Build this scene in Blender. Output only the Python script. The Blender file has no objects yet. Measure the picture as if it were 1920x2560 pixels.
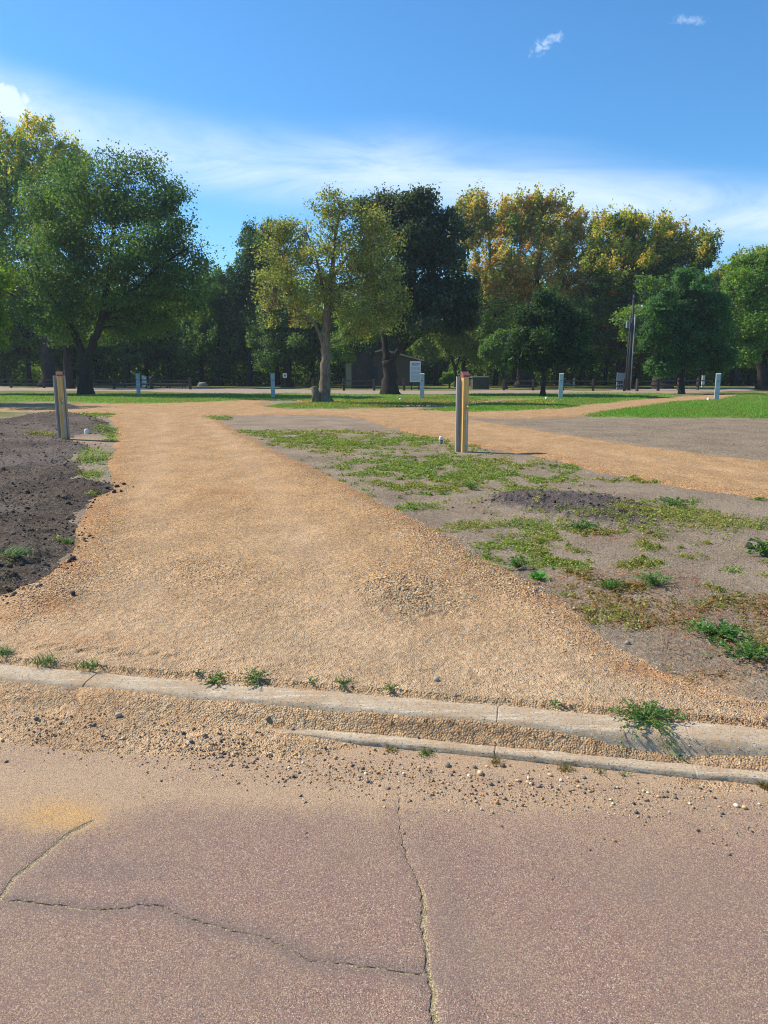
import bpy, math, random
import numpy as np
from mathutils import Vector
sc = bpy.context.scene
COL = sc.collection
R = math.radians
# ---------------------------------------------------------------- camera, sky, sun
F, PITCH, CAMZ = 1850.0, R(10.65), 1.4
cam = bpy.data.cameras.new("camera"); co = bpy.data.objects.new("camera", cam); COL.objects.link(co)
co.location = (0, 0, CAMZ); co.rotation_euler = (R(90) - PITCH, 0, 0)
cam.sensor_fit = 'VERTICAL'; cam.sensor_height = 36; cam.lens = F / 2560 * 36
cam.clip_start = 0.05; cam.clip_end = 4000
sc.camera = co
sc.view_settings.view_transform = 'Standard'; sc.view_settings.look = 'None'
sc.view_settings.exposure = 0.45; sc.view_settings.gamma = 1
SUN_EL = R(44)
SUNH = np.array([-1.0, 0.42]); SUNH /= np.linalg.norm(SUNH)       # horizontal direction towards the sun
sun = bpy.data.lights.new("sun", 'SUN'); sun.energy = 4.6; sun.angle = R(0.5); sun.color = (1.0, 0.93, 0.83)
so = bpy.data.objects.new("sun", sun); COL.objects.link(so)
sd = Vector((SUNH[0] * math.cos(SUN_EL), SUNH[1] * math.cos(SUN_EL), math.sin(SUN_EL)))
so.rotation_euler = sd.to_track_quat('Z', 'Y').to_euler(); so.location = (-20, 10, 30)
sc.cycles.max_bounces = 6; sc.cycles.diffuse_bounces = 3; sc.cycles.transmission_bounces = 4
sc.cycles.transparent_max_bounces = 6; sc.cycles.glossy_bounces = 2
sc.cycles.use_denoising = True; sc.cycles.denoising_prefilter = 'NONE'; sc.cycles.filter_width = 1.05

class NT:
    """small node-tree writer"""
    def __init__(s, nt): s.t = nt; s.t.nodes.clear()
    def n(s, typ, ins=None, **kw):
        nd = s.t.nodes.new(typ)
        for k, v in kw.items(): setattr(nd, k, v)
        for k, v in (ins or {}).items(): s.set(nd.inputs[k], v)
        return nd
    def set(s, sock, v):
        if isinstance(v, bpy.types.NodeSocket): s.t.links.new(v, sock)
        elif hasattr(v, 'outputs'): s.t.links.new(v.outputs[0], sock)
        else: sock.default_value = v
    def m(s, op, a, b=0.0, c=0.0, clamp=False):
        nd = s.t.nodes.new('ShaderNodeMath'); nd.operation = op; nd.use_clamp = clamp
        for i, v in enumerate((a, b, c)): s.set(nd.inputs[i], v)
        return nd.outputs[0]
    def mix(s, f, a, b, mode='MIX'):
        nd = s.t.nodes.new('ShaderNodeMix'); nd.data_type = 'RGBA'; nd.blend_type = mode
        s.set(nd.inputs[0], f); s.set(nd.inputs[6], a if not isinstance(a, tuple) else (*a[:3], 1)); s.set(nd.inputs[7], b if not isinstance(b, tuple) else (*b[:3], 1))
        return nd.outputs[2]
    def ramp(s, f, stops, interp='LINEAR'):
        nd = s.t.nodes.new('ShaderNodeValToRGB'); s.set(nd.inputs[0], f); e = nd.color_ramp; e.interpolation = interp
        while len(e.elements) < len(stops): e.elements.new(0.5)
        for el, (p, c) in zip(e.elements, stops):
            el.position = p; el.color = (*(c if isinstance(c, tuple) else (c, c, c)), 1)
        return nd.outputs[0]
    def step(s, v, lo, hi):
        nd = s.t.nodes.new('ShaderNodeMapRange'); nd.interpolation_type = 'SMOOTHSTEP'
        s.set(nd.inputs[0], v); s.set(nd.inputs[1], lo); s.set(nd.inputs[2], hi)
        return nd.outputs[0]
    def noise(s, co_, scale, detail=3, rough=0.55, dist=0.0):
        return s.n('ShaderNodeTexNoise', {'Vector': co_, 'Scale': scale, 'Detail': detail, 'Roughness': rough, 'Distortion': dist}).outputs[0]
    def vor(s, co_, scale, feature='F1'):
        return s.n('ShaderNodeTexVoronoi', {'Vector': co_, 'Scale': scale}, feature=feature)
    def attr(s, name, out='Fac'): return s.n('ShaderNodeAttribute', attribute_name=name).outputs[out]
    def scaled(s, co_, v): return s.n('ShaderNodeMapping', {'Vector': co_, 'Scale': v}).outputs[0]

def srgb(r, g, b):
    f = lambda c: (c / 255 / 12.92) if c / 255 <= 0.04045 else ((c / 255 + 0.055) / 1.055) ** 2.4
    return (f(r), f(g), f(b))

w = bpy.data.worlds.new("World"); sc.world = w; w.use_nodes = True
N = NT(w.node_tree)
sky = N.n('ShaderNodeTexSky', sky_type='NISHITA', sun_disc=False, sun_elevation=SUN_EL, sun_rotation=math.atan2(SUNH[0], SUNH[1]),
          air_density=1.0, dust_density=0.35, ozone_density=2.2, altitude=300)
skyc = N.mix(1.0, sky.outputs[0], (0.385, 0.752, 0.985), 'MULTIPLY')
tc = N.n('ShaderNodeTexCoord').outputs['Generated']
sp = N.n('ShaderNodeSeparateXYZ', {0: tc})
yy = N.m('MAXIMUM', sp.outputs[1], 0.02)
U = N.m('DIVIDE', sp.outputs[0], yy); V = N.m('DIVIDE', sp.outputs[2], yy)
uv = N.n('ShaderNodeCombineXYZ', {0: U, 1: V, 2: 0.0}).outputs[0]
nb = N.noise(N.scaled(uv, (1.0, 1.6, 1.0)), 2.2, 2, 0.5, 0.3)
nf = N.noise(N.n('ShaderNodeMapping', {'Vector': uv, 'Rotation': (0, 0, R(-20)), 'Scale': (1.6, 8.0, 1.0)}).outputs[0], 1.9, 8, 0.66, 1.1)
# cirrus band: sinks to the right, wider at the left
cen = N.m('ADD', N.ramp(N.m('MULTIPLY_ADD', U, 0.8333, 0.5), [(0.0, 0.42), (0.1, 0.335), (0.18, 0.295), (0.27, 0.266), (0.4, 0.250), (0.5, 0.246), (0.73, 0.214), (0.9, 0.185), (1.0, 0.17)]), N.m('MULTIPLY', N.m('SUBTRACT', nb, 0.5), 0.07))
dv = N.m('SUBTRACT', V, cen)
wid_up = 0.078
up = N.m('SUBTRACT', 1.0, N.step(dv, 0.0, wid_up)); dn = N.m('SUBTRACT', 1.0, N.step(N.m('MULTIPLY', dv, -1.0), 0.0, 0.052))
band = N.m('MULTIPLY', N.m('MULTIPLY', up, dn), N.m('MULTIPLY_ADD', N.step(nf, 0.27, 0.72), 0.70, 0.32))
haze = N.m('MULTIPLY', N.m('SUBTRACT', 1.0, N.step(V, 0.05, 0.30)), 0.19)
cl = N.m('ADD', N.m('MULTIPLY', band, 0.86), haze, clamp=True)
def puff(u0, v0, ru, rv, amt, rot=0.0, th=0.35):
    mp = N.n('ShaderNodeMapping', {'Vector': N.n('ShaderNodeCombineXYZ', {0: N.m('SUBTRACT', U, u0), 1: N.m('SUBTRACT', V, v0), 2: 0.0}).outputs[0],
             'Rotation': (0, 0, rot)}).outputs[0]
    q = N.n('ShaderNodeSeparateXYZ', {0: N.scaled(mp, (1 / ru, 1 / rv, 1.0))})
    d = N.m('SQRT', N.m('ADD', N.m('POWER', N.m('ABSOLUTE', q.outputs[0]), 2.0), N.m('POWER', N.m('ABSOLUTE', q.outputs[1]), 2.0)))
    e = N.m('ADD', N.m('SUBTRACT', 1.0, d), N.m('MULTIPLY', N.m('SUBTRACT', N.noise(uv, 26.0 if ru > .04 else 95.0, 5, 0.62, 0.8), 0.5), 1.5 if ru > .04 else 3.4))
    return N.m('MULTIPLY', N.step(e, 0.0, th * 2 if ru > .04 else 1.5), amt)
for a in [(-0.490, 0.336, 0.062, 0.026, 1.0, R(14), 0.2), (0.1995, 0.398, 0.024, 0.010, 0.62, R(-32), 0.3), (0.374, 0.424, 0.026, 0.007, 0.45, 0.0, 0.3),
          (-0.415, 0.314, 0.012, 0.008, 0.4, 0.0, 0.3)]:
    cl = N.m('MAXIMUM', cl, puff(*a))
skyc = N.mix(cl, skyc, (4.4, 5.3, 6.4))
bg = N.n('ShaderNodeBackground', {'Color': skyc, 'Strength': 0.14})
N.t.links.new(bg.outputs[0], N.n('ShaderNodeOutputWorld').inputs[0])

# ---------------------------------------------------------------- numbers and meshes
def G(px, py, z=0.0):
    """the point of the level z that the photograph shows at pixel px, py"""
    dx = (px - 960) / F; dy = (1280 - py) / F
    dY = math.cos(PITCH) + dy * math.sin(PITCH); dZ = -math.sin(PITCH) + dy * math.cos(PITCH)
    t = (z - CAMZ) / dZ
    return (dx * t, dY * t)
def A(px, py, Y):
    """the point at depth Y"""
    dx = (px - 960) / F; dy = (1280 - py) / F
    dY = math.cos(PITCH) + dy * math.sin(PITCH); dZ = -math.sin(PITCH) + dy * math.cos(PITCH)
    t = Y / dY
    return (dx * t, Y, CAMZ + dZ * t)
KD = 1920 / 1659
def GD(x, y, z=0.0): return G(x * KD, y * KD, z)
def hsh(i, j, s):
    v = np.sin(i * 127.1 + j * 311.7 + s * 74.7) * 43758.5453
    return v - np.floor(v)
def vn(x, y, s=0):
    i = np.floor(x); j = np.floor(y); fx = x - i; fy = y - j
    fx = fx * fx * (3 - 2 * fx); fy = fy * fy * (3 - 2 * fy)
    a, b, c, d = hsh(i, j, s), hsh(i + 1, j, s), hsh(i, j + 1, s), hsh(i + 1, j + 1, s)
    return (a + (b - a) * fx) * (1 - fy) + (c + (d - c) * fx) * fy
def fbm(x, y, sc_, o=4, s=0, g=0.5):
    t = 0; a = 1; n = 0
    for k in range(o):
        t = t + a * vn(x * sc_, y * sc_, s + k * 7.3); n += a; a *= g; sc_ *= 2.03
    return t / n - 0.5
def sm(x, a, b):
    t = np.clip((x - a) / (b - a), 0, 1); return t * t * (3 - 2 * t)
def sdf(poly, X, Y, pad=1.0):
    P = np.array(poly); out = np.full(X.shape, -9.0)
    b = (X > P[:, 0].min() - pad) & (X < P[:, 0].max() + pad) & (Y > P[:, 1].min() - pad) & (Y < P[:, 1].max() + pad)
    x = X[b]; y = Y[b]; d = np.full(x.shape, 1e9); ins = np.zeros(x.shape, bool)
    for k in range(len(P)):
        x0, y0 = P[k - 1]; x1, y1 = P[k]; ex, ey = x1 - x0, y1 - y0
        t = np.clip(((x - x0) * ex + (y - y0) * ey) / (ex * ex + ey * ey + 1e-12), 0, 1)
        d = np.minimum(d, (x - x0 - t * ex) ** 2 + (y - y0 - t * ey) ** 2)
        c = (y0 > y) != (y1 > y)
        ins ^= c & (x < ex * (y - y0) / (ey if ey else 1e-12) + x0)
    out[b] = np.where(ins, 1, -1) * np.sqrt(d)
    return out
def mesh(name, V_, Fa, mat, attrs=None, col=None, smooth=True, parent=None, flat_n=None):
    me = bpy.data.meshes.new(name); V_ = np.asarray(V_, np.float32); Fa = np.asarray(Fa, np.int32); n = Fa.shape[1]
    me.vertices.add(len(V_)); me.vertices.foreach_set('co', V_.ravel())
    me.loops.add(Fa.size); me.loops.foreach_set('vertex_index', Fa.ravel())
    me.polygons.add(len(Fa)); me.polygons.foreach_set('loop_start', np.arange(len(Fa), dtype=np.int32) * n)
    me.polygons.foreach_set('loop_total', np.full(len(Fa), n, np.int32))
    if smooth: me.polygons.foreach_set('use_smooth', np.ones(len(Fa), bool))
    for k, v in (attrs or {}).items():
        at = me.attributes.new(k, 'FLOAT', 'POINT'); at.data.foreach_set('value', np.asarray(v, np.float32))
    if col is not None:
        at = me.attributes.new('Col', 'FLOAT_COLOR', 'POINT'); c4 = np.ones((len(V_), 4), np.float32); c4[:, :3] = col
        at.data.foreach_set('color', c4.ravel())
    me.update(calc_edges=True); me.validate()
    if mat: me.materials.append(mat)
    o = bpy.data.objects.new(name, me); COL.objects.link(o)
    if parent: o.parent = parent
    return o
def tag(o, label=None, cat=None, group=None, kind=None):
    for k, v in (('label', label), ('category', cat), ('group', group), ('kind', kind)):
        if v: o[k] = v
    return o
def empty(name, loc, rz=0.0):
    o = bpy.data.objects.new(name, None); o.empty_display_size = 0.2; COL.objects.link(o); o.location = loc; o.rotation_euler = (0, 0, rz)
    return o
class MB:
    """boxes, tubes and lathes gathered into one mesh"""
    def __init__(s): s.v = []; s.f = []
    def add(s, v, f):
        b = len(s.v); s.v += [tuple(p) for p in v]; s.f += [tuple(i + b for i in q) for q in f]; return s
    def box(s, x0, x1, y0, y1, z0, z1, bev=0.0):
        if bev <= 0:
            v = [(x, y, z) for z in (z0, z1) for y in (y0, y1) for x in (x0, x1)]
            return s.add(v, [(0, 2, 3, 1), (4, 5, 7, 6), (0, 1, 5, 4), (2, 6, 7, 3), (0, 4, 6, 2), (1, 3, 7, 5)])
        b = bev; ring = lambda i, z: [(x0 + i, y0 + b, z), (x0 + b, y0 + i, z), (x1 - b, y0 + i, z), (x1 - i, y0 + b, z), (x1 - i, y1 - b, z), (x1 - b, y1 - i, z), (x0 + b, y1 - i, z), (x0 + i, y1 - b, z)]
        return s.loft([ring(b * 0.9, z0), ring(0, z0 + b), ring(0, z1 - b), ring(b * 0.9, z1)])
    def loft(s, rings, cap=True):
        n = len(rings[0]); v = [p for r in rings for p in r]; f = []
        for k in range(len(rings) - 1):
            for i in range(n):
                j = (i + 1) % n; f.append((k * n + i, k * n + j, (k + 1) * n + j, (k + 1) * n + i))
        if cap: f.append(tuple(range(n - 1, -1, -1))); f.append(tuple((len(rings) - 1) * n + i for i in range(n)))
        return s.add(v, f)
    def tube(s, pts, rad, n=8, cap=True):
        pts = [Vector(p) for p in pts]; rs = rad if isinstance(rad, (list, tuple)) else [rad] * len(pts); rings = []
        for i, p in enumerate(pts):
            d = (pts[min(i + 1, len(pts) - 1)] - pts[max(i - 1, 0)]).normalized()
            a = Vector((0, 1, 0)) if abs(d.y) < 0.8 else Vector((1, 0, 0))
            e = d.cross(a).normalized(); g = d.cross(e)
            rings.append([tuple(p + (e * math.cos(t) + g * math.sin(t)) * rs[i]) for t in [2 * math.pi * k / n for k in range(n)]])
        return s.loft(rings, cap)
    def lathe(s, prof, n=16, c=(0, 0)):
        return s.loft([[(c[0] + r * math.cos(2 * math.pi * k / n), c[1] + r * math.sin(2 * math.pi * k / n), z) for k in range(n)] for r, z in prof])
    def build(s, name, mat, parent=None, smooth=False):
        me = bpy.data.meshes.new(name); me.from_pydata(s.v, [], s.f); me.update(); me.materials.append(mat)
        if smooth: me.polygons.foreach_set('use_smooth', [True] * len(me.polygons))
        o = bpy.data.objects.new(name, me); COL.objects.link(o)
        if parent: o.parent = parent
        return o

# ---------------------------------------------------------------- materials
def newmat(name):
    m = bpy.data.materials.new(name); m.use_nodes = True; return m, NT(m.node_tree)
def finish(N, col, rough=0.9, bump=None, bstr=0.5, bdist=0.01, spec=0.25, metal=0.0, sub=None):
    ins = {'Base Color': col if not isinstance(col, tuple) else (*col[:3], 1), 'Roughness': rough, 'Specular IOR Level': spec, 'Metallic': metal}
    if bump is not None:
        ins['Normal'] = N.n('ShaderNodeBump', {'Height': bump, 'Strength': bstr, 'Distance': bdist}).outputs[0]
    b = N.n('ShaderNodeBsdfPrincipled', ins)
    N.t.links.new(b.outputs[0], N.n('ShaderNodeOutputMaterial').inputs[0])
def oco(N): return N.n('ShaderNodeTexCoord').outputs['Object']

STONES = [(0.0, srgb(132, 96, 66)), (0.14, srgb(176, 132, 86)), (0.3, srgb(206, 165, 112)), (0.48, srgb(214, 180, 130)), (0.62, srgb(196, 146, 92)),
          (0.74, srgb(170, 156, 136)), (0.84, srgb(222, 202, 166)), (0.93, srgb(120, 112, 104)), (1.0, srgb(214, 170, 110))]
def gravel_mat(name, fine=1.0):
    m, N = newmat(name); c = oco(N)
    v1 = N.vor(c, 72 * fine); v2 = N.vor(c, 125 * fine)
    r1 = N.n('ShaderNodeSeparateColor', {0: v1.outputs['Color']}).outputs[0]; r2 = N.n('ShaderNodeSeparateColor', {0: v2.outputs['Color']}).outputs[1]
    c1 = N.ramp(r1, STONES, 'CONSTANT'); c2 = N.ramp(r2, STONES, 'CONSTANT')
    big = N.noise(c, 0.9, 3); mid = N.noise(c, 5.0, 4, 0.6)
    coarse = N.attr('coarse'); sand = N.attr('sand'); rust = N.attr('rust'); grey = N.attr('grey')
    peb = N.step(N.m('ADD', N.m('ADD', N.m('SUBTRACT', mid, 0.09), N.m('MULTIPLY', coarse, 0.5)), N.m('MULTIPLY', sand, -0.35)), 0.38, 0.62)
    stone = N.mix(peb, c2, c1)
    base = N.mix(big, srgb(204, 166, 118), srgb(184, 148, 106))
    edge1 = N.step(v1.outputs['Distance'], 0.62, 0.30)
    col = N.mix(N.m('MULTIPLY_ADD', peb, 0.12, 0.74), base, stone)
    col = N.mix(1.0, col, N.mix(N.step(v2.outputs['Distance'], 0.35, 0.75), (1.0, 0.985, 0.96), (0.66, 0.62, 0.58)), 'MULTIPLY')
    col = N.mix(N.m('MULTIPLY', sand, 0.48), col, srgb(194, 164, 130))
    col = N.mix(N.m('MULTIPLY', grey, 0.5), col, N.mix(0.45, srgb(168, 148, 124), stone))
    col = N.mix(N.m('MULTIPLY', N.m('MULTIPLY', rust, 0.75), N.m('MULTIPLY_ADD', mid, 0.9, 0.35), clamp=True), col, srgb(165, 108, 58))
    tint = N.mix(N.step(N.noise(N.scaled(c, (1.0, .55, 1)), 2.3, 6, 0.7), 0.34, 0.66), (0.86, 0.855, 0.85), (1.14, 1.12, 1.09))
    col = N.mix(1.0, N.mix(1.0, col, N.mix(N.attr('far'), (0.99, 1.0, 1.0), (1.06, 1.035, 0.98)), 'MULTIPLY'), tint, 'MULTIPLY')
    v0 = N.vor(c, 30 * fine); r0_ = N.n('ShaderNodeSeparateColor', {0: v0.outputs['Color']}).outputs[2]
    col = N.mix(1.0, col, N.ramp(r0_, [(0.0, (0.84, 0.82, 0.80)), (0.5, (0.99, 0.98, 0.98)), (1.0, (1.09, 1.09, 1.08))]), 'MULTIPLY')
    h = N.m('ADD', N.m('MULTIPLY', N.m('SUBTRACT', 1.0, v1.outputs['Distance']), N.m('MULTIPLY_ADD', peb, 0.9, 0.25)), N.m('MULTIPLY', N.m('SUBTRACT', 1.0, v2.outputs['Distance']), 0.7))
    h = N.m('ADD', N.m('ADD', h, N.m('MULTIPLY', mid, 2.2)), N.m('MULTIPLY', v0.outputs['Distance'], 0.9))
    finish(N, col, 0.9, h, 0.9, 0.010, 0.2)
    return m
M = {}
M['gravel'] = gravel_mat('gravel'); 
def soil_mat(name, ca, cb, cc, grain=60, bd=0.012, darkattr=True):
    m, N = newmat(name); c = oco(N)
    n1 = N.noise(c, 1.1, 5, 0.6); n2 = N.noise(c, 14, 5, 0.65); n3 = N.noise(c, grain, 4, 0.7); v = N.vor(c, 110)
    col = N.mix(N.step(n1, 0.35, 0.65), ca, cb)
    col = N.mix(N.step(n2, 0.45, 0.7), col, cc)
    col = N.mix(1.0, col, N.ramp(n3, [(0.3, 0.72), (0.7, 1.25)]), 'MULTIPLY')
    if darkattr:
        dk = N.attr('dark')
        col = N.mix(N.step(N.m('ADD', dk, N.m('MULTIPLY', N.m('SUBTRACT', n2, 0.5), 0.8)), 0.3, 0.75), col, N.mix(n3, srgb(82, 72, 68), srgb(112, 100, 92)))
    fl = N.n('ShaderNodeSeparateColor', {0: v.outputs['Color']}).outputs[0]
    col = N.mix(N.m('MULTIPLY', N.m('GREATER_THAN', fl, 0.955), N.m('LESS_THAN', v.outputs['Distance'], 0.45)), col, srgb(190, 175, 155))
    if name == 'dark_topsoil': col = N.mix(N.m('MULTIPLY', N.attr('dry'), N.step(n2, 0.3, 0.6)), col, srgb(128, 114, 103))
    h = N.m('ADD', N.m('MULTIPLY', n2, 1.6), n3)
    finish(N, col, 0.95, h, 0.9, bd, 0.15)
    return m
M['soil'] = soil_mat('grey_soil', srgb(156, 138, 122), srgb(138, 120, 108), srgb(172, 154, 136))
M['topsoil'] = soil_mat('dark_topsoil', srgb(90, 77, 66), srgb(114, 99, 84), srgb(76, 64, 54), 40, 0.05, False)
M['bare'] = soil_mat('raked_soil', srgb(174, 152, 124), srgb(150, 130, 106), srgb(188, 166, 138), 30, 0.09)
def lawn_mat():
    m, N = newmat('lawn'); c = oco(N)
    n1 = N.noise(c, 0.35, 5, 0.65); n2 = N.noise(c, 3.0, 4, 0.6); n3 = N.noise(c, 40, 3, 0.7)
    col = N.mix(N.step(n2, 0.3, 0.7), srgb(98, 136, 46), srgb(124, 156, 62))
    dry = N.m('ADD', N.step(n1, 0.52, 0.66), N.m('MULTIPLY', N.attr('dry'), N.step(n2, 0.25, 0.6)), clamp=True)
    col = N.mix(N.m('MULTIPLY', dry, 0.8), col, N.mix(n3, srgb(150, 128, 80), srgb(124, 120, 62)))
    col = N.mix(1.0, col, N.ramp(n3, [(0.3, 0.7), (0.7, 1.3)]), 'MULTIPLY')
    finish(N, col, 0.9, N.m('ADD', n3, N.m('MULTIPLY', n2, 2.0)), 1.0, 0.04, 0.2)
    return m
M['lawn'] = lawn_mat()
def ground_mat():          # leafy floor under the trees, soil nearer
    m, N = newmat('ground'); c = oco(N)
    n1 = N.noise(c, 1.1, 5, 0.6); n2 = N.noise(c, 14, 5, 0.65); n3 = N.noise(c, 55, 4, 0.7); v = N.vor(c, 110)
    col = N.mix(N.step(n1, 0.35, 0.65), srgb(164, 144, 120), srgb(142, 123, 101))
    col = N.mix(N.step(n2, 0.5, 0.75), col, srgb(168, 149, 124))
    dk = N.attr('dark')
    dm = N.step(N.m('ADD', dk, N.m('MULTIPLY', N.m('SUBTRACT', n2, 0.5), 0.9)), 0.3, 0.75)
    col = N.mix(dm, col, N.mix(n3, srgb(84, 74, 70), srgb(114, 102, 94)))
    col = N.mix(1.0, col, N.ramp(n3, [(0.3, 0.62), (0.7, 1.28)]), 'MULTIPLY')
    fl = N.n('ShaderNodeSeparateColor', {0: v.outputs['Color']}).outputs[0]
    col = N.mix(N.m('MULTIPLY', N.m('GREATER_THAN', fl, 0.965), N.m('LESS_THAN', v.outputs['Distance'], 0.45)), col, srgb(196, 180, 158))
    sd_ = N.attr('sandy'); col = N.mix(N.m('MULTIPLY', sd_, 0.7), col, N.mix(n3, srgb(196, 156, 112), srgb(172, 140, 108)))
    gr = N.attr('green')
    gcol = N.mix(N.step(N.noise(c, 0.5, 5, 0.65), 0.42, 0.62), srgb(84, 108, 40), srgb(126, 116, 66))
    gcol = N.mix(1.0, gcol, N.ramp(N.noise(c, 20, 3, 0.7), [(0.3, 0.7), (0.7, 1.3)]), 'MULTIPLY')
    col = N.mix(gr, col, gcol)
    finish(N, col, 0.95, N.m('ADD', N.m('MULTIPLY', n2, 1.8), n3), 1.0, 0.022, 0.12)
    return m
M['ground'] = ground_mat()
def farroad_mat():
    m, N = newmat('park_road'); c = oco(N); n = N.noise(c, 1.5, 4); n3 = N.noise(c, 60, 3)
    col = N.mix(N.step(n, 0.3, 0.7), srgb(166, 144, 124), srgb(146, 127, 110))
    finish(N, N.mix(1.0, col, N.ramp(n3, [(0.3, 0.8), (0.7, 1.15)]), 'MULTIPLY'), 0.9, n3, 0.4, 0.01)
    return m
M['farroad'] = farroad_mat()
def road_mat():
    m, N = newmat('asphalt'); c = oco(N)
    v = N.vor(c, 280); v2 = N.vor(c, 420); rc = N.n('ShaderNodeSeparateColor', {0: v.outputs['Color']})
    n1 = N.noise(c, 1.6, 5, 0.6); n2 = N.noise(c, 9, 4, 0.6); n3 = N.noise(c, 160, 2, 0.6)
    agg = N.ramp(rc.outputs[0], [(0.0, srgb(96, 78, 70)), (0.16, srgb(142, 108, 96)), (0.42, srgb(168, 130, 112)), (0.60, srgb(190, 156, 130)),
                                 (0.78, srgb(120, 98, 86)), (0.90, srgb(196, 172, 146)), (0.975, srgb(214, 200, 178))], 'CONSTANT')
    tar = N.mix(n1, srgb(136, 106, 94), srgb(150, 118, 103))
    col = N.mix(N.step(v.outputs['Distance'], 0.62, 0.38), tar, agg)
    col = N.mix(N.step(n1, 0.42, 0.72), col, N.mix(0.55, col, srgb(136, 114, 98)))
    # sand lying in the texture of the surface
    sand = N.attr('sand'); rust = N.attr('rust')
    r2 = N.n('ShaderNodeSeparateColor', {0: v2.outputs['Color']}).outputs[0]
    dens = N.m('ADD', N.m('ADD', N.m('MULTIPLY', sand, 1.25), N.m('MULTIPLY', N.m('SUBTRACT', n2, 0.5), 0.55)), N.m('MULTIPLY', N.m('SUBTRACT', n1, 0.5), 0.35))
    cover = N.step(N.m('SUBTRACT', N.m('ADD', dens, 0.04), N.m('MULTIPLY', N.m('ADD', r2, N.m('SUBTRACT', n3, 0.5)), 0.85)), -0.02, 0.10)
    sc_ = N.mix(N.m('MULTIPLY', rust, 0.85, clamp=True), N.mix(r2, srgb(196, 160, 126), srgb(172, 140, 110)), srgb(200, 154, 98))
    sc_ = N.mix(1.0, sc_, N.ramp(rc.outputs[1], [(0.0, 0.70), (0.3, 0.92), (1.0, 1.14)]), 'MULTIPLY')
    sc_ = N.mix(N.m('GREATER_THAN', r2, 0.86), sc_, srgb(128, 106, 90))
    col = N.mix(cover, col, sc_)
    stain = N.attr('stain'); col = N.mix(N.m('MULTIPLY', stain, 0.55), col, srgb(104, 94, 92))
    col = N.mix(1.0, col, (0.955, 1.0, 0.985), 'MULTIPLY')
    cr = N.attr('crack')                                         # metres from the crack's line, negative on its dark lip
    nn = N.m('MULTIPLY', N.m('SUBTRACT', N.noise(c, 70, 3, 0.6), 0.5), 0.008)
    cd = N.m('ADD', cr, nn); wd = N.attr('crackw')
    fill = N.m('SUBTRACT', 1.0, N.step(cd, N.m('MULTIPLY', wd, 0.75), N.m('MULTIPLY', wd, 1.15)))
    fc = N.ramp(N.n('ShaderNodeSeparateColor', {0: N.vor(c, 300).outputs['Color']}).outputs[0], [(0.0, srgb(160, 140, 104)), (0.35, srgb(194, 172, 128)), (0.6, srgb(136, 118, 90)), (0.85, srgb(92, 82, 70))], 'CONSTANT')
    col = N.mix(fill, col, fc)
    lip = N.attr('lip'); ld = N.m('ADD', lip, N.m('MULTIPLY', nn, 0.6))
    gap = N.m('SUBTRACT', 1.0, N.step(ld, 0.0012, 0.0032))
    col = N.mix(N.m('MULTIPLY', gap, N.step(N.noise(c, 22, 2), 0.40, 0.5)), col, srgb(56, 48, 44))
    h = N.m('ADD', N.m('MULTIPLY', N.m('SUBTRACT', 1.0, v.outputs['Distance']), 0.8), N.m('MULTIPLY', cover, 0.5))
    h = N.m('ADD', h, N.m('MULTIPLY', N.m('ADD', fill, N.m('MULTIPLY', gap, 1.2)), -0.7))
    finish(N, col, 0.85, h, 0.8, 0.0035, 0.25)
    return m
M['road'] = road_mat()
def concrete_mat():
    m, N = newmat('concrete'); c = oco(N); n1 = N.noise(c, 4, 5, 0.65); n2 = N.noise(c, 60, 4, 0.7); n3 = N.noise(N.scaled(c, (1, 14, 14)), 3.0, 4, 0.6)
    v = N.vor(c, 260); r = N.n('ShaderNodeSeparateColor', {0: v.outputs['Color']}).outputs[0]
    col = N.mix(N.step(n1, 0.35, 0.65), srgb(190, 170, 142), srgb(172, 152, 126))
    col = N.mix(N.step(n3, 0.52, 0.72), col, srgb(208, 192, 166))
    col = N.mix(1.0, col, N.ramp(n2, [(0.3, 0.78), (0.7, 1.18)]), 'MULTIPLY')
    col = N.mix(N.m('GREATER_THAN', N.m('ADD', r, N.m('MULTIPLY', N.m('SUBTRACT', n1, 0.5), 1.2)), 0.84), col, srgb(186, 148, 104))
    col = N.mix(N.m('LESS_THAN', r, 0.06), col, srgb(112, 100, 90))
    finish(N, col, 0.9, N.m('ADD', n2, N.m('MULTIPLY', v.outputs['Distance'], 0.5)), 0.6, 0.004, 0.2)
    return m
M['concrete'] = concrete_mat()
def col_mat(name, rough=0.8, trans=0.0, spec=0.3, bumpy=0.0):
    m, N = newmat(name); ca = N.attr('Col', 'Color')
    p = N.n('ShaderNodeBsdfPrincipled', {'Base Color': ca, 'Roughness': rough, 'Specular IOR Level': spec})
    if bumpy:
        N.set(p.inputs['Normal'], N.n('ShaderNodeBump', {'Height': N.noise(oco(N), bumpy, 3, 0.6), 'Strength': 0.6, 'Distance': 0.003}).outputs[0])
    out = p.outputs[0]
    if trans:
        t = N.n('ShaderNodeBsdfTranslucent', {'Color': N.mix(1.0, ca, (1.7, 1.55, 0.55), 'MULTIPLY')})
        out = N.n('ShaderNodeMixShader', {0: trans, 1: out, 2: t.outputs[0]}).outputs[0]
    N.t.links.new(out, N.n('ShaderNodeOutputMaterial').inputs[0])
    return m
M['leaf'] = col_mat('foliage', 0.6, 0.42, 0.25)
M['weed'] = col_mat('weed_leaves', 0.55, 0.3, 0.3)
M['pebble'] = col_mat('pebbles', 0.8, 0, 0.3, 90)
M['clod'] = col_mat('soil_clods', 0.95, 0, 0.1, 60)
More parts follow.
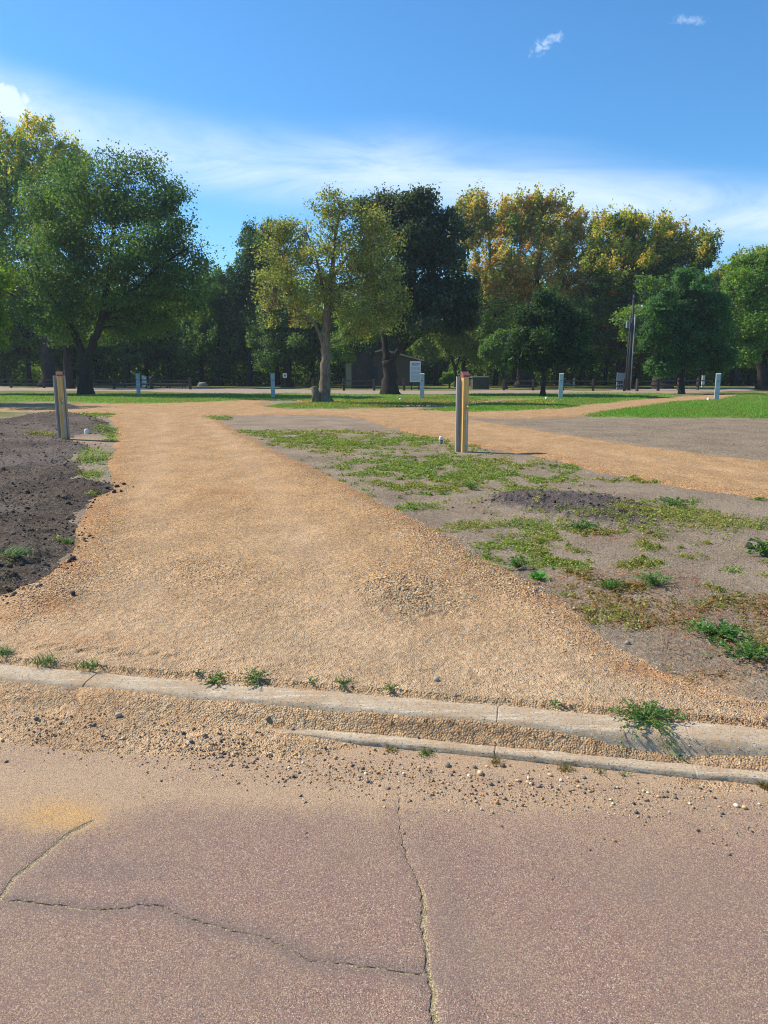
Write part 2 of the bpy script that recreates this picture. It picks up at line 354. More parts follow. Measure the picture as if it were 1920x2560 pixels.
def bark_mat(name, a, b):
    m, N = newmat(name); c = oco(N); n = N.noise(N.scaled(c, (9, 9, 1.6)), 2.0, 5, 0.65); n2 = N.noise(c, 1.3, 3)
    col = N.mix(N.step(n, 0.35, 0.65), a, b); col = N.mix(1.0, col, N.ramp(n2, [(0.3, 0.8), (0.7, 1.2)]), 'MULTIPLY')
    finish(N, col, 0.95, n, 1.0, 0.06, 0.15); return m
M['bark'] = bark_mat('dark_bark', srgb(50, 44, 40), srgb(74, 66, 60))
M['bark_light'] = bark_mat('grey_bark', srgb(100, 88, 76), srgb(138, 123, 106))
def plain(name, c, rough=0.7, metal=0.0, var=0.12, scale=(6, 6, 6), spec=0.3, bd=0.004):
    m, N = newmat(name); co_ = oco(N); n = N.noise(N.scaled(co_, scale), 2.0, 5, 0.65)
    finish(N, N.mix(1.0, (*c, 1)[:3], N.ramp(n, [(0.25, 1 - var * 1.6), (0.75, 1 + var)]), 'MULTIPLY'), rough, n, 0.4, bd, spec, metal)
    return m
M['galv'] = plain('galvanised_steel', srgb(176, 174, 168), 0.55, 0.1, 0.1, (5, 5, 1))
M['greymetal'] = plain('painted_grey_metal', srgb(168, 178, 188), 0.6, 0.0, 0.06)
M['darkmetal'] = plain('dark_metal', srgb(70, 74, 80), 0.6, 0.2)
M['pvc'] = plain('white_plastic', srgb(226, 222, 208), 0.5, 0, 0.06)
M['pvcbase'] = plain('grey_green_plastic', srgb(110, 118, 100), 0.6)
M['redcap'] = plain('red_brown_cap', srgb(142, 88, 82), 0.7, 0, 0.1)
M['brass'] = plain('pale_brass', srgb(214, 196, 130), 0.4, 0.3)
def wood_mat(name, a, b, sz=(22, 22, 1.4)):
    m, N = newmat(name); c = oco(N); n = N.noise(N.scaled(c, sz), 2.0, 5, 0.6, 0.6); n2 = N.noise(c, 1.0, 2)
    finish(N, N.mix(N.step(n, 0.35, 0.68), a, b), 0.85, n, 0.5, 0.004, 0.2); return m
M['newwood'] = wood_mat('treated_wood', srgb(214, 160, 96), srgb(238, 192, 122))
M['oldwood'] = wood_mat('weathered_wood', srgb(66, 60, 54), srgb(92, 84, 76), (3, 16, 16))
M['polewood'] = wood_mat('pole_wood', srgb(58, 58, 60), srgb(84, 82, 82), (12, 12, 0.5))
M['wall'] = plain('brown_block_wall', srgb(110, 95, 79), 0.9, 0, 0.08)
M['pale'] = plain('tan_trim', srgb(206, 186, 150), 0.8)
M['roof'] = plain('roof_shingles', srgb(96, 92, 88), 0.9)
M['signwhite'] = plain('white_sign', srgb(214, 222, 228), 0.5, 0, 0.03)
M['signtext'] = plain('sign_text', srgb(84, 102, 128), 0.6)
M['rock'] = plain('boulder_rock', srgb(150, 142, 132), 0.9, 0, 0.2, (4, 4, 4), 0.2, 0.03)
M['tablewood'] = plain('table_boards', srgb(150, 138, 128), 0.9)
M['boxwood'] = plain('grey_boards', srgb(78, 78, 74), 0.9, 0, 0.15, (8, 8, 2))
M['cabinet'] = plain('blue_grey_cabinet', srgb(124, 142, 152), 0.6, 0.1)

# ---------------------------------------------------------------- the ground and what lies on it
KA = np.array(G(0, 1658)); KB = np.array(G(1920, 1820)); KU = (KB - KA) / np.linalg.norm(KB - KA); KN = np.array([-KU[1], KU[0]])
def ST(X, Y): return (X - KA[0]) * KU[0] + (Y - KA[1]) * KU[1], (X - KA[0]) * KN[0] + (Y - KA[1]) * KN[1]
def XY(t, s): return KA[0] + KU[0] * t + KN[0] * s, KA[1] + KU[1] * t + KN[1] * s
def PD(pts, z=0.0): return [GD(x, y, z) for x, y in pts]
def P(pts, z=0.0): return [G(x, y, z) for x, y in pts]

DRIVE = PD([(-420, 1620), (-260, 1420), (-60, 1345), (0, 1302), (60, 1262), (128, 1202), (150, 1160), (160, 1120), (188, 1078), (222, 1058), (232, 1040), (226, 1005),
            (238, 965), (250, 925), (240, 908), (238, 894), (90, 890), (0, 889), (-900, 886), (-900, 868), (0, 871), (300, 872), (430, 866), (520, 862), (600, 866), (560, 874), (620, 884), (760, 883),
            (900, 880), (950, 886), (1020, 888), (1100, 887), (1180, 882), (1240, 872), (1330, 866), (1440, 859), (1560, 852), (1700, 846), (2300, 838), (2300, 846), (1700, 853),
            (1560, 862), (1460, 870), (1380, 880), (1310, 892), (1280, 898), (1180, 903), (1010, 903), (1080, 915), (1200, 934), (1400, 964), (1560, 985), (1659, 994), (2300, 1085),
            (2300, 1190), (1659, 1080), (1500, 1058), (1300, 1022), (1150, 985), (1030, 962), (950, 948), (870, 929), (800, 911), (740, 898), (600, 895), (452, 898), (500, 922), (560, 950),
            (640, 990), (700, 1020), (780, 1058), (850, 1090), (920, 1128), (1000, 1172), (1060, 1206), (1130, 1242), (1200, 1278), (1270, 1330), (1350, 1395), (1440, 1440),
            (1560, 1478), (1659, 1500), (1900, 1540), (2300, 1560), (2700, 1700), (2000, 1640), (1000, 1600), (0, 1500), (-500, 1560)])
# that outline's near edge is cut by the kerb; the band north of the left grass is part of the same track
TOPSOIL = PD([(-900, 900), (-200, 903), (0, 906), (60, 894), (120, 889), (185, 893), (222, 905), (246, 922), (250, 936), (170, 938), (152, 946), (160, 953), (200, 958), (222, 962), (190, 976), (172, 985),
              (182, 1000), (196, 1020), (205, 1038), (262, 1050), (268, 1056), (222, 1068), (180, 1078), (150, 1118), (140, 1160), (118, 1200), (58, 1258), (0, 1292), (-80, 1330), (-400, 1420), (-900, 1300)])
BARE = PD([(1010, 905), (1200, 903), (1659, 904), (2400, 905), (2400, 1098), (1659, 992), (1560, 984), (1400, 963), (1200, 933), (1080, 914)])
LAWN_A = P([(663, 1018.7), (794, 1021), (948, 1019), (1045, 1012.5), (1160, 1008), (1230, 1001), (1141, 991), (987, 998), (864, 1001), (794, 1007), (700, 1012)])
LAWN_C = P([(-700, 985), (0, 984), (200, 984), (460, 984), (760, 984), (1000, 988), (1300, 984), (1560, 982), (1700, 985), (1480, 993), (1380, 997), (1141, 998), (1000, 997), (900, 997), (820, 1001), (640, 1000), (500, 1007), (330, 1010), (120, 1002), (-700, 1002)])
LAWN_D = P([(1057, 1026), (1150, 1029), (1290, 1027), (1400, 1022), (1480, 1012), (1560, 1004), (1620, 996), (1740, 988), (1560, 990), (1420, 997), (1290, 1004), (1180, 1012), (1110, 1020)])
LAWN_E = P([(1475, 1040), (1510, 1031), (1600, 1019), (1680, 1006), (1800, 1000), (1860, 986), (2400, 975), (3200, 985), (3200, 1060), (1950, 1044), (1700, 1043)])
FARROAD = P([(-1500, 962), (0, 966), (250, 969), (480, 969.5), (640, 972), (900, 976), (1000, 976), (1120, 976.5), (1350, 975), (1500, 977), (1640, 972), (1800, 968.5), (2000, 966), (3500, 955), (3500, 961), (2000, 973),
             (1840, 977), (1700, 982), (1560, 984), (1440, 985), (1300, 984), (1100, 985), (900, 985.5), (640, 985), (500, 981), (380, 978), (200, 976), (0, 976), (-1500, 971)])

DARKPATCH = [(1230, 1085, 190, 32, .9), (1130, 1075, 90, 18, .8), (1330, 1110, 150, 26, .8), (1440, 1150, 160, 40, .35), (860, 1075, 60, 22, .5), (700, 1010, 90, 18, .35), (560, 925, 60, 12, .3)]
def ell(X, Y, cx, cy, rx, ry, z=0.0):
    """soft blot on the ground: 1 in the middle, 0 at the rim; centre and half sizes in the 1659-wide frame"""
    c = GD(cx, cy, z); a = GD(cx + rx, cy, z); b0 = GD(cx, cy - ry, z); b1 = GD(cx, cy + ry, z)
    ra = abs(a[0] - c[0]); rb = abs(b0[1] - b1[1]) / 2; k = c[0] / c[1]
    q = ((X - k * Y) / ra) ** 2 + ((Y - c[1]) / rb) ** 2
    return np.exp(-1.6 * q)

ys = sorted({G(960, p_)[1] for p_ in np.arange(946, 1990, 2.0)} | set(np.arange(0.6, 2.5, 0.06)) | {240, 300, 400, 600, 900, 1500})
ys = np.array([y for y in ys if y > 0])
us = np.concatenate([np.linspace(-4, -0.66, 50)[:-1], np.arange(-0.66, 0.66, 0.0019), np.linspace(0.66, 4, 50)])
GX = us[None, :] * ys[:, None]; GY = np.repeat(ys[:, None], len(us), 1)
nr, nc = GX.shape; gx = GX.ravel(); gy = GY.ravel(); gt, gs = ST(gx, gy)
near = gy < 26
def on(mask, f, *a):
    o = np.zeros(gx.shape); o[mask] = f(gx[mask], gy[mask], *a); return o
def base_h(X, Y):
    t, s = ST(X, Y)
    h = 0.045 * fbm(X, Y, 0.35, 3, 1) + 0.02 * fbm(X, Y, 2.1, 4, 3) * sm(Y, 2, 5) + 0.006 * fbm(X, Y, 14, 3, 5)
    return h * sm(s, 0.05, 0.9) - 0.012
def soil_h(X, Y):
    d = sum(ell(X, Y, a, b, c, e) * f for a, b, c, e, f in DARKPATCH[:3])
    cl = np.maximum(fbm(X, Y, 9, 4, 11, 0.65), 0) * 0.16 * d
    return base_h(X, Y) + 0.05 * d + cl
gh = soil_h(gx, gy)
idx = np.arange(nr * nc).reshape(nr, nc)
FQ = np.stack([idx[:-1, :-1], idx[:-1, 1:], idx[1:, 1:], idx[1:, :-1]], -1).reshape(-1, 4)
def keep_faces(mask):
    q = FQ[mask[FQ].any(1)]; u, inv = np.unique(q, return_inverse=True)
    return u, inv.reshape(-1, 4)
def sheet(name, mask, z, mat, attrs):
    u, q = keep_faces(mask)
    return mesh(name, np.stack([gx[u], gy[u], z[u]], -1), q, mat, {k: v[u] for k, v in attrs.items()})
wob = 0.10 * fbm(gx, gy, 1.6, 3, 21) * 2 + 0.05 * fbm(gx, gy, 9, 3, 23) * 2
wob2 = wob * np.clip(gy / 12, 0.6, 3.5)
dark = np.clip(sum(ell(gx, gy, a, b, c, e) * f for a, b, c, e, f in DARKPATCH), 0, 1)
green = sm(gy, 40, 55) * 0.9
green = np.maximum(green, 0.8 * sm(gy, 22, 26) * (gx < 0) * sm(-gx / gy, 0.45, 0.52))
sandy = sm(np.maximum.reduce([ell(gx, gy, 1500, 1480, 160, 40), ell(gx, gy, 200, 950, 60, 8), 0.6 * sm(0.5 - gs, 0, 0.5)]), 0.1, 0.8)
gh = np.where(gs < 0.03, np.minimum(gh, -0.008), gh)
sheet('ground', gs > -0.05, np.where(gs < 0.001, -0.03, gh), M['ground'], {'dark': dark, 'green': green, 'sandy': sandy})

d_drive = sdf(DRIVE, gx, gy, 2.0) + wob2 * 0.8
d_top = sdf(TOPSOIL, gx, gy) + wob * 1.2 + 0.14 * sm(9.5 - gy, 0, 2)
gdep = sm(d_drive, -0.05, 0.30) * 0.035 - 0.012 + 0.03 * np.minimum(d_drive, 0)
RIDGE = [(905, 1160, 1.0), (820, 1095, 0.8)]
def gravel_relief(X, Y):
    h = 0.008 * fbm(X, Y, 5.5, 4, 31) + 0.004 * fbm(X, Y, 30, 3, 33, 0.7)
    h = h + 0.075 * ell(X, Y, 850, 1285, 130, 48) * (0.7 + fbm(X, Y, 6, 3, 35)) - 0.03 * ell(X, Y, 960, 1330, 120, 25)
    h = h + 0.03 * ell(X, Y, 500, 1230, 300, 25) + 0.025 * ell(X, Y, 300, 1130, 60, 25) + 0.03 * ell(X, Y, 90, 1290, 110, 40)
    t, s = ST(X, Y)
    # tyre lug prints along the kerb
    for k in range(14):
        tt = 0.12 + k * 0.115; al = ((t - tt) * 0.80 + (s - 0.20) * 0.60); ac = (-(t - tt) * 0.60 + (s - 0.20) * 0.80)
        amp = 0.009 * (1 if k < 7 else 0.3)
        h = h - amp * np.exp(-(ac / 0.020) ** 2) * (np.abs(al) < 0.05) + amp * 0.6 * np.exp(-((ac - 0.035) / 0.014) ** 2) * (np.abs(al) < 0.05)
    rid = np.abs(s - 0.26 - 0.05 * np.sin(t * 3.1) - 0.04 * fbm(t, t * 0, 3, 3, 40) * 3)
    h = h + 0.012 * np.exp(-(rid / 0.02) ** 2) * sm(t, 1.6, 2.1) * sm(fbm(X, Y, 5, 2, 44), -0.15, 0.1)
    # broad wheel ruts up the drive
    for off in (-0.028, 0.045):
        pass
    return h * sm(s, 0.0, 0.12)
relief = np.zeros(gx.shape); nm = gy < 16; relief[nm] = gravel_relief(gx[nm], gy[nm])
far_relief = 0.02 * fbm(gx, gy, 2.5, 4, 37); relief = np.where(nm, relief, far_relief)
E_ = lambda *a: ell(gx, gy, *a)
coarse = np.clip(sum([1.1 * E_(870, 1280, 170, 70), .8 * E_(1120, 1260, 120, 40), .8 * E_(350, 1240, 260, 60), .6 * E_(90, 1290, 120, 50), 0.9 * E_(980, 1160, 120, 60), .5 * E_(300, 1120, 90, 40),
                      0.5 * sm(0.35 - np.abs(d_drive - 0.2), 0, 0.3)]), 0, 1)
def pl_d(pts):
    d = np.full(gx.shape, 9.0)
    for (x0, y0), (x1, y1) in zip(pts[:-1], pts[1:]):
        ex, ey = x1 - x0, y1 - y0; t_ = np.clip(((gx - x0) * ex + (gy - y0) * ey) / (ex * ex + ey * ey), 0, 1); d = np.minimum(d, np.hypot(gx - x0 - t_ * ex, gy - y0 - t_ * ey))
    return d
wheel = sum(np.exp(-(pl_d(PD(p_)) / w_) ** 2) for p_, w_ in (([(300, 1400), (330, 1200), (330, 1050), (345, 950), (360, 896), (200, 880), (-300, 878)], .22), ([(800, 1420), (690, 1240), (600, 1080), (520, 980), (440, 905), (600, 890), (1100, 893)], .22), ([(1659, 1030), (1400, 995), (1150, 955), (950, 905), (700, 888)], .25)))
coarse = np.clip(coarse - 0.3 * wheel, 0, 1)
sandm = np.clip(0.45 * wheel * (0.6 + vn(gx * 3, gy * 1.5, 4)) + 0.55 * sm(0.75 - gs, 0, 0.6) + 0.42 * sm(2.3 - gs, 0, 1.6) + 0.7 * E_(430, 1390, 420, 50) + 0.5 * E_(620, 1180, 200, 70) + 0.5 * E_(1250, 1450, 300, 60), 0, 1)
rust = np.clip(E_(170, 1230, 40, 22) + E_(110, 1315, 60, 22) + 0.8 * E_(1420, 1450, 160, 26) + 0.5 * E_(230, 1110, 70, 25) + 0.5 * E_(480, 1065, 90, 10) + .35 * E_(150, 1390, 200, 25) + .4 * sm(0.25 - np.abs(d_drive - 0.12), 0, 0.2), 0, 1)
greym = np.clip(0.8 * sm(2.2 - gs, 0, 1.8) * sm(gx, -1.5, 1.5) + 0.4 * E_(600, 1330, 300, 60) + 0.6 * E_(1400, 1420, 200, 60), 0, 1)
gz = gh * 0.4 + gdep + relief
gz_full = np.where((d_drive > -0.25) & (gs > -0.02), gz, -1)
gz = np.where(gs < 0.03, np.minimum(gz, -0.004 - 0.006 * sm(-gs, -0.02, 0.0)), gz)
sheet('gravel_drive', (d_drive > -0.25) & (gs > -0.012), np.where(gs < 0.001, -0.012, gz), M['gravel'], {'coarse': coarse, 'sand': sandm, 'rust': rust, 'grey': greym, 'far': sm(gy + 0.25 * np.abs(gx), 4.8, 8.5)})
tr = np.sqrt((gx + 10.2) ** 2 + (gy - 12.0) ** 2)                     # wheel track bending round the mound
track = np.exp(-((tr - 5.1) / 0.10) ** 2) + np.exp(-((tr - 6.3) / 0.12) ** 2)
tz = gh * 0.5 + sm(d_top, -0.05, 0.5) * 0.07 - 0.012 + 0.03 * np.minimum(d_top, 0) + sm(d_top, -0.05, 0.25) * (0.10 * np.maximum(fbm(gx, gy, 2.6, 5, 51, 0.62), -0.1) + 0.11 * np.maximum(fbm(gx, gy, 9, 4, 53, 0.7), 0) - 0.075 * track + 0.016 * track * np.sin(np.arctan2(gy - 12, gx + 10.2) * 90))
tz_full = np.where(d_top > -0.2, tz, -1)
sheet('topsoil', (d_top > -0.2) & (gs > 0.1) & (gx > -60), tz, M['topsoil'], {'dark': d_top * 0, 'dry': np.clip(track * 1.1 + 1.0 * sm(fbm(gx * .5, gy, 1.1, 4, 57), 0.02, 0.22) + E_(60, 1000, 120, 12) + E_(10, 1110, 60, 10), 0, 1)})
d_b = sdf(BARE, gx, gy) + wob2 * 0.5
rake = 0.02 * fbm(gx * 0.25, gy, 3.0, 4, 61) + 0.03 * fbm(gx * 0.5 + gy * 0.3, gy, 5, 3, 63)
sheet('bare_soil', d_b > -0.3, gh * 0.4 + sm(d_b, -0.1, 0.4) * 0.02 - 0.01 + 0.03 * np.minimum(d_b, 0) + rake * sm(d_b, 0, 0.3), M['bare'], {'dark': d_b * 0})
def simple_sheet(name, poly, mat, up, wf, attrs=None, relief_=0.0):
    d = sdf(poly, gx, gy, 2.0) + wob2 * wf
    z = gh * 0.4 + sm(d, -0.2, 0.4) * up - 0.008 + 0.03 * np.minimum(d, 0) + relief_ * fbm(gx, gy, 0.8, 4, 71) * sm(d, 0, .5)
    sheet(name, d > -0.5, z, mat, attrs or {}); return d, z
lawns = []
for nm_, pl, dry in (('lawn', LAWN_A, 0.55), ('lawn', LAWN_C, 0.3), ('lawn', LAWN_D, 0.3), ('lawn', LAWN_E, 0.28)):
    d, z = simple_sheet(nm_, pl, M['lawn'], 0.055, 1.0, {'dry': np.full(gx.shape, dry)}, 0.03)
    d2 = sdf(pl, gx, gy, 2.0); lawns.append((d, z, dry))
simple_sheet('park_road', FARROAD, M['farroad'], 0.05, 0.3)
for o in COL.objects:
    if o.type == 'MESH': o['kind'] = 'structure'

def surf_z(X, Y):
    """height of whatever lies on top at X, Y, nearest grid sample"""
    r = np.clip(np.searchsorted(ys, Y), 1, nr - 1); r = np.where(np.abs(ys[r - 1] - Y) < np.abs(ys[r] - Y), r - 1, r)
    uu = X / ys[r]; c = np.clip(np.searchsorted(us, uu), 1, nc - 1); c = np.where(np.abs(us[c - 1] - uu) < np.abs(us[c] - uu), c - 1, c)
    i = r * nc + c
    return np.maximum(np.maximum(gh[i], gz_full[i]), tz_full[i]), i

# road: fine in front of the camera, coarse beyond
ROADZ = -0.10
def poly_d(pts, X, Y, wig=0.0, seed=0):
    d = np.full(X.shape, 1e9); side = np.ones(X.shape)
    for (x0, y0), (x1, y1) in zip(pts[:-1], pts[1:]):
        ex, ey = x1 - x0, y1 - y0; t = np.clip(((X - x0) * ex + (Y - y0) * ey) / (ex * ex + ey * ey), 0, 1)
        dd = np.hypot(X - x0 - t * ex, Y - y0 - t * ey); sg = np.sign(ex * (Y - y0) - ey * (X - x0)); m_ = dd < d
        d = np.where(m_, dd, d); side = np.where(m_, sg, side)
    return d, side
def rough_line(pts, n, amp, seed):
    rnd = random.Random(seed); out = []
    for (a, b) in zip(pts[:-1], pts[1:]):
        for k in range(n):
            f = k / n; out.append((a[0] + (b[0] - a[0]) * f + rnd.uniform(-amp, amp), a[1] + (b[1] - a[1]) * f + rnd.uniform(-amp, amp)))
    return out + [pts[-1]]
C1 = rough_line(PD([(863, 1712), (862, 1760), (866, 1800), (880, 1850), (905, 1900), (914, 1935), (917, 1965), (915, 2000), (924, 2050), (925, 2090), (936, 2140), (937, 2180), (940, 2215), (950, 2300), (940, 2500)], ROADZ), 4, 0.004, 1)
C2 = rough_line(PD([(0, 1946), (70, 1950), (150, 1962), (250, 1967), (300, 1957), (350, 1960), (400, 1985), (450, 1999), (520, 2015), (570, 2026), (620, 2047), (670, 2075), (740, 2082), (820, 2092), (920, 2104)], ROADZ), 4, 0.005, 2)
C3 = rough_line(PD([(-60, 2030), (0, 1940), (30, 1898), (80, 1860), (125, 1822), (150, 1800), (200, 1775)], ROADZ), 4, 0.004, 3)
def road_part(t, s):
    X, Y = XY(t, s)
    e = lambda *a: ell(X, Y, *a, ROADZ)
    band = sm(s, -0.95, -0.42) * 0.55 - 0.25 * sm(t, 1.6, 3.4) * sm(s, -0.9, -0.4)
    sand = np.clip(band + 0.95 * e(110, 1755, 180, 50) + 0.5 * e(60, 1690, 330, 50) + .3 * e(520, 1720, 420, 40) + 0.18 * e(1150, 1730, 500, 30) + .75 * sm(s, -0.40, -0.30) + 0.08, 0, 1.2)
    ru = np.clip(1.2 * e(140, 1762, 90, 40) + .35 * e(60, 1770, 160, 45), 0, 1)
    d1, s1 = poly_d(C1, X, Y); d2, s2 = poly_d(C2, X, Y); d3, s3 = poly_d(C3, X, Y)
    w1 = 0.0018 + 0.0068 * sm(-Y, -2.4, -1.5) + 0.003 * fbm(X, Y, 12, 2, 81) * 2; w2 = 0.0030 + 0.002 * sm(X, -1.3, -1.9) + 0.003 * fbm(X, Y, 9, 2, 82) ; w3 = 0.0085 + 0.004 * fbm(X, Y, 14, 2, 88)
    w1 = np.maximum(w1, .0013); w2 = np.maximum(w2, .0013)
    k = np.argmin(np.stack([d1 / w1, d2 / w2, d3 / w3]), 0)
    cd = np.choose(k, [d1, d2, d3]); cw = np.choose(k, [w1, w2 + 0 * X, w3])
    lip = np.minimum.reduce([np.abs(d1 * s1 + w1 * 0.9) + 9 * (Y > 2.45), np.abs(d2 * s2 - 0.0022), np.abs(d3 * s3 + 0.009) + 0.0022])
    lip = np.where(cd < 0.05, np.abs(lip), 1)
    stain = np.clip(sm(0.10 - np.abs(d1 - 0.06), 0, 0.10) * (s1 > 0) * 0.2 * sm(2.3 - Y, 0, 0.4) + 0.7 * sm(0.06 - d2, 0, 0.06) + 1.2 * e(425, 2198, 12, 8) + e(310, 2130, 5, 3) * 1.6 + .5 * e(335, 2165, 10, 5) + .5 * e(250, 1880, 190, 30), 0, 1)
    z = ROADZ + 0.010 * fbm(X, Y, 1.2, 3, 83) - 0.0035 * np.exp(-(cd / (cw * 1.1)) ** 2) + 0.003 * sm(sand, .3, 1) * fbm(X, Y, 8, 3, 85) + 0.004 * np.exp(-((cd - 0.05) / 0.05) ** 2) * 0.5
    # fine parallel lines a wheel has drawn in the sand at the left
    z = z + 0.0022 * np.sin((s + 0.02 * t) * 420) * np.exp(-((s + 0.31 + 0.035 * t) / 0.05) ** 2) * sm(2.2 - t, 0, 1.0)
    return X, Y, z, {'sand': sand, 'rust': ru, 'crack': cd, 'crackw': cw, 'lip': lip, 'stain': stain}
def grid(tv, sv):
    T, S = np.meshgrid(tv, sv); i = np.arange(T.size).reshape(T.shape)
    return T.ravel(), S.ravel(), np.stack([i[:-1, :-1], i[:-1, 1:], i[1:, 1:], i[1:, :-1]], -1).reshape(-1, 4)
tv = np.concatenate([np.linspace(-40, -1.2, 30)[:-1], np.arange(-1.2, 4.2, 0.0075), np.linspace(4.2, 40, 30)])
sv = np.concatenate([np.linspace(-9, -2.75, 14)[:-1], np.arange(-2.75, -0.265, 0.0065), [-0.262]])
T_, S_, q_ = grid(tv, sv); X_, Y_, z_, at_ = road_part(T_, S_)
rd = mesh('road', np.stack([X_, Y_, z_], -1), q_, M['road'], at_); rd['kind'] = 'structure'

# kerb and gutter strip: one cast profile with joints
PROF = [(0.0, -0.20), (0.002, -0.006), (-0.010, 0.0), (-0.055, 0.001), (-0.118, -0.004), (-0.136, -0.012), (-0.150, -0.045), (-0.165, -0.085), (-0.185, -0.092), (-0.205, -0.083), (-0.262, -0.076), (-0.272, -0.084), (-0.275, -0.20)]
JOINTS = [0.54, 2.42, 3.17, -1.3, 4.9, 6.6, -3.0, -4.7]
tk = np.unique(np.concatenate([np.linspace(-30, 30, 120), np.arange(-1.5, 4.5, 0.02)] + [np.array([j - 0.007, j - 0.004, j, j + 0.004, j + 0.007]) for j in JOINTS]))
kv = []; 
for t in tk:
    cut = 0.012 if any(abs(t - j) < 0.003 for j in JOINTS[:1]) else (0.004 if any(abs(t - j) < 0.003 for j in JOINTS) else 0)
    for i, (s, z) in enumerate(PROF):
        r_ = fbm(np.array([t]), np.array([s * 3.0]), 9.0, 3, 90)[0]; r2_ = fbm(np.array([t]), np.array([s]), 1.1, 2, 92)[0]
        x, y = XY(t, s + (0.006 * r_ if 1 < i < 12 else 0) + 0.02 * r2_); kv.append((x, y, z + (0.008 * r_ if 0 < i < 12 else 0) - (cut if 1 <= i <= 11 else 0)))
npf = len(PROF); kq = [(a * npf + b, (a + 1) * npf + b, (a + 1) * npf + b + 1, a * npf + b + 1) for a in range(len(tk) - 1) for b in range(npf - 1)]
kb = mesh('kerb', kv, kq, M['concrete']); kb['kind'] = 'structure'

# gravel and sand washed into the gutter and over the road's edge
tv = np.concatenate([np.linspace(-14, -1.0, 120)[:-1], np.arange(-1.0, 4.3, 0.011), np.linspace(4.3, 14, 90)]); sv = np.arange(-0.60, -0.085, 0.0075)
T_, S_, q_ = grid(tv, sv); X_, Y_ = XY(T_, S_)
lft = sm(2.0 - T_, 0, 1.2); n_ = fbm(X_, Y_, 2.4, 4, 101); n2_ = fbm(X_, Y_, 14, 3, 103, 0.6)
topz = -0.014 * lft - 0.019 * (1 - lft) - 0.01 * sm(T_, 2.6, 3.6) + 0.035 * n_ - 0.045 * np.exp(-((T_ - 3.05) / 0.32) ** 2)      # height against the kerb
hh = topz + (-0.079 + 0.019 * lft - topz) * sm(-S_, 0.13, 0.205 + 0.10 * lft)
hh = hh - (1 - lft) * 0.032 * sm(-S_, 0.195, 0.222) * (0.7 + 2.0 * n_)                                     # sinks below the strip on the right
hh = hh - 0.045 * sm(-S_, 0.29 + 0.03 * lft, 0.60) + 0.008 * n_ + 0.004 * n2_ + 0.022 * lft * np.exp(-((S_ + 0.22) / 0.06) ** 2) * (0.5 + n_)
hh = hh - 0.02 * np.exp(-(np.hypot(T_ - 0.55 + (S_ + 0.2) * 1.2, (S_ + 0.2) * 0.3) / 0.03) ** 2) 
hh = hh + 0.0022 * np.sin((S_ + 0.02 * T_) * 420) * np.exp(-((S_ + 0.30 + 0.03 * T_) / 0.04) ** 2) * sm(2.2 - T_, 0, 1.0)
grd = np.zeros(T_.shape)
ga = {'coarse': np.clip(n_ + 0.15 * sm(-S_, 0.18, 0.1), 0, 1), 'sand': np.clip(0.6 + 0.4 * sm(-S_, 0.26, 0.34), 0, 1), 'rust': np.clip(0.2 + n_, 0, 0.5), 'grey': np.clip(0.45 + 1.2 * np.exp(-((T_ - 3.1) / 0.5) ** 2), 0, 1)}
gg = mesh('gutter_gravel', np.stack([X_, Y_, hh], -1), q_, M['gravel'], ga); gg['kind'] = 'structure'
def gut_z(t, s):
    i = np.clip(np.searchsorted(tv, t), 0, len(tv) - 1); j = np.clip(np.searchsorted(sv, s), 0, len(sv) - 1)
    return np.maximum(hh.reshape(len(sv), len(tv))[j, i], -0.102)
def any_z(X, Y):
    t, s = ST(X, Y); z0, _ = surf_z(X, Y)
    kz = np.interp(-s, [-p[0] for p in PROF[2:-1]], [p[1] for p in PROF[2:-1]])
    return np.where(s > 0, z0, np.where(s > -0.27, np.maximum(kz, gut_z(t, s)), np.where(s > -0.6, np.maximum(gut_z(t, s), ROADZ), ROADZ)))

# ---------------------------------------------------------------- loose stones, clods, ground cover
rg = np.random.default_rng(5)
OCT = np.array([(1, 0, 0), (-1, 0, 0), (0, 1, 0), (0, -1, 0), (0, 0, 1), (0, 0, -1)], float)
OF = np.array([(0, 2, 4), (2, 1, 4), (1, 3, 4), (3, 0, 4), (2, 0, 5), (1, 2, 5), (3, 1, 5), (0, 3, 5)])
def ico():
    p = (1 + 5 ** .5) / 2
    v = np.array([(-1, p, 0), (1, p, 0), (-1, -p, 0), (1, -p, 0), (0, -1, p), (0, 1, p), (0, -1, -p), (0, 1, -p), (p, 0, -1), (p, 0, 1), (-p, 0, -1), (-p, 0, 1)]) / math.hypot(1, p)
    f = np.array([(0, 11, 5), (0, 5, 1), (0, 1, 7), (0, 7, 10), (0, 10, 11), (1, 5, 9), (5, 11, 4), (11, 10, 2), (10, 7, 6), (7, 1, 8), (3, 9, 4), (3, 4, 2), (3, 2, 6), (3, 6, 8), (3, 8, 9), (4, 9, 5), (2, 4, 11), (6, 2, 10), (8, 6, 7), (9, 8, 1)])
    return v, f
def subdiv(v, f):
    v = list(map(tuple, v)); c = {}; o = []
    def mid(a, b):
        k = (min(a, b), max(a, b))
        if k not in c: m_ = (np.array(v[a]) + np.array(v[b])) / 2; c[k] = len(v); v.append(tuple(m_ / np.linalg.norm(m_)))
        return c[k]
    for a, b, d in f: x, y, z = mid(a, b), mid(b, d), mid(d, a); o += [(a, x, z), (b, y, x), (d, z, y), (x, y, z)]
    return np.array(v), np.array(o)
IV, IF = ico()
pal = np.array([srgb(*c) for c in [(214, 176, 124), (196, 152, 100), (210, 178, 132), (176, 134, 92), (222, 202, 166), (166, 152, 134), (128, 118, 108), (206, 160, 104), (190, 140, 96)]])
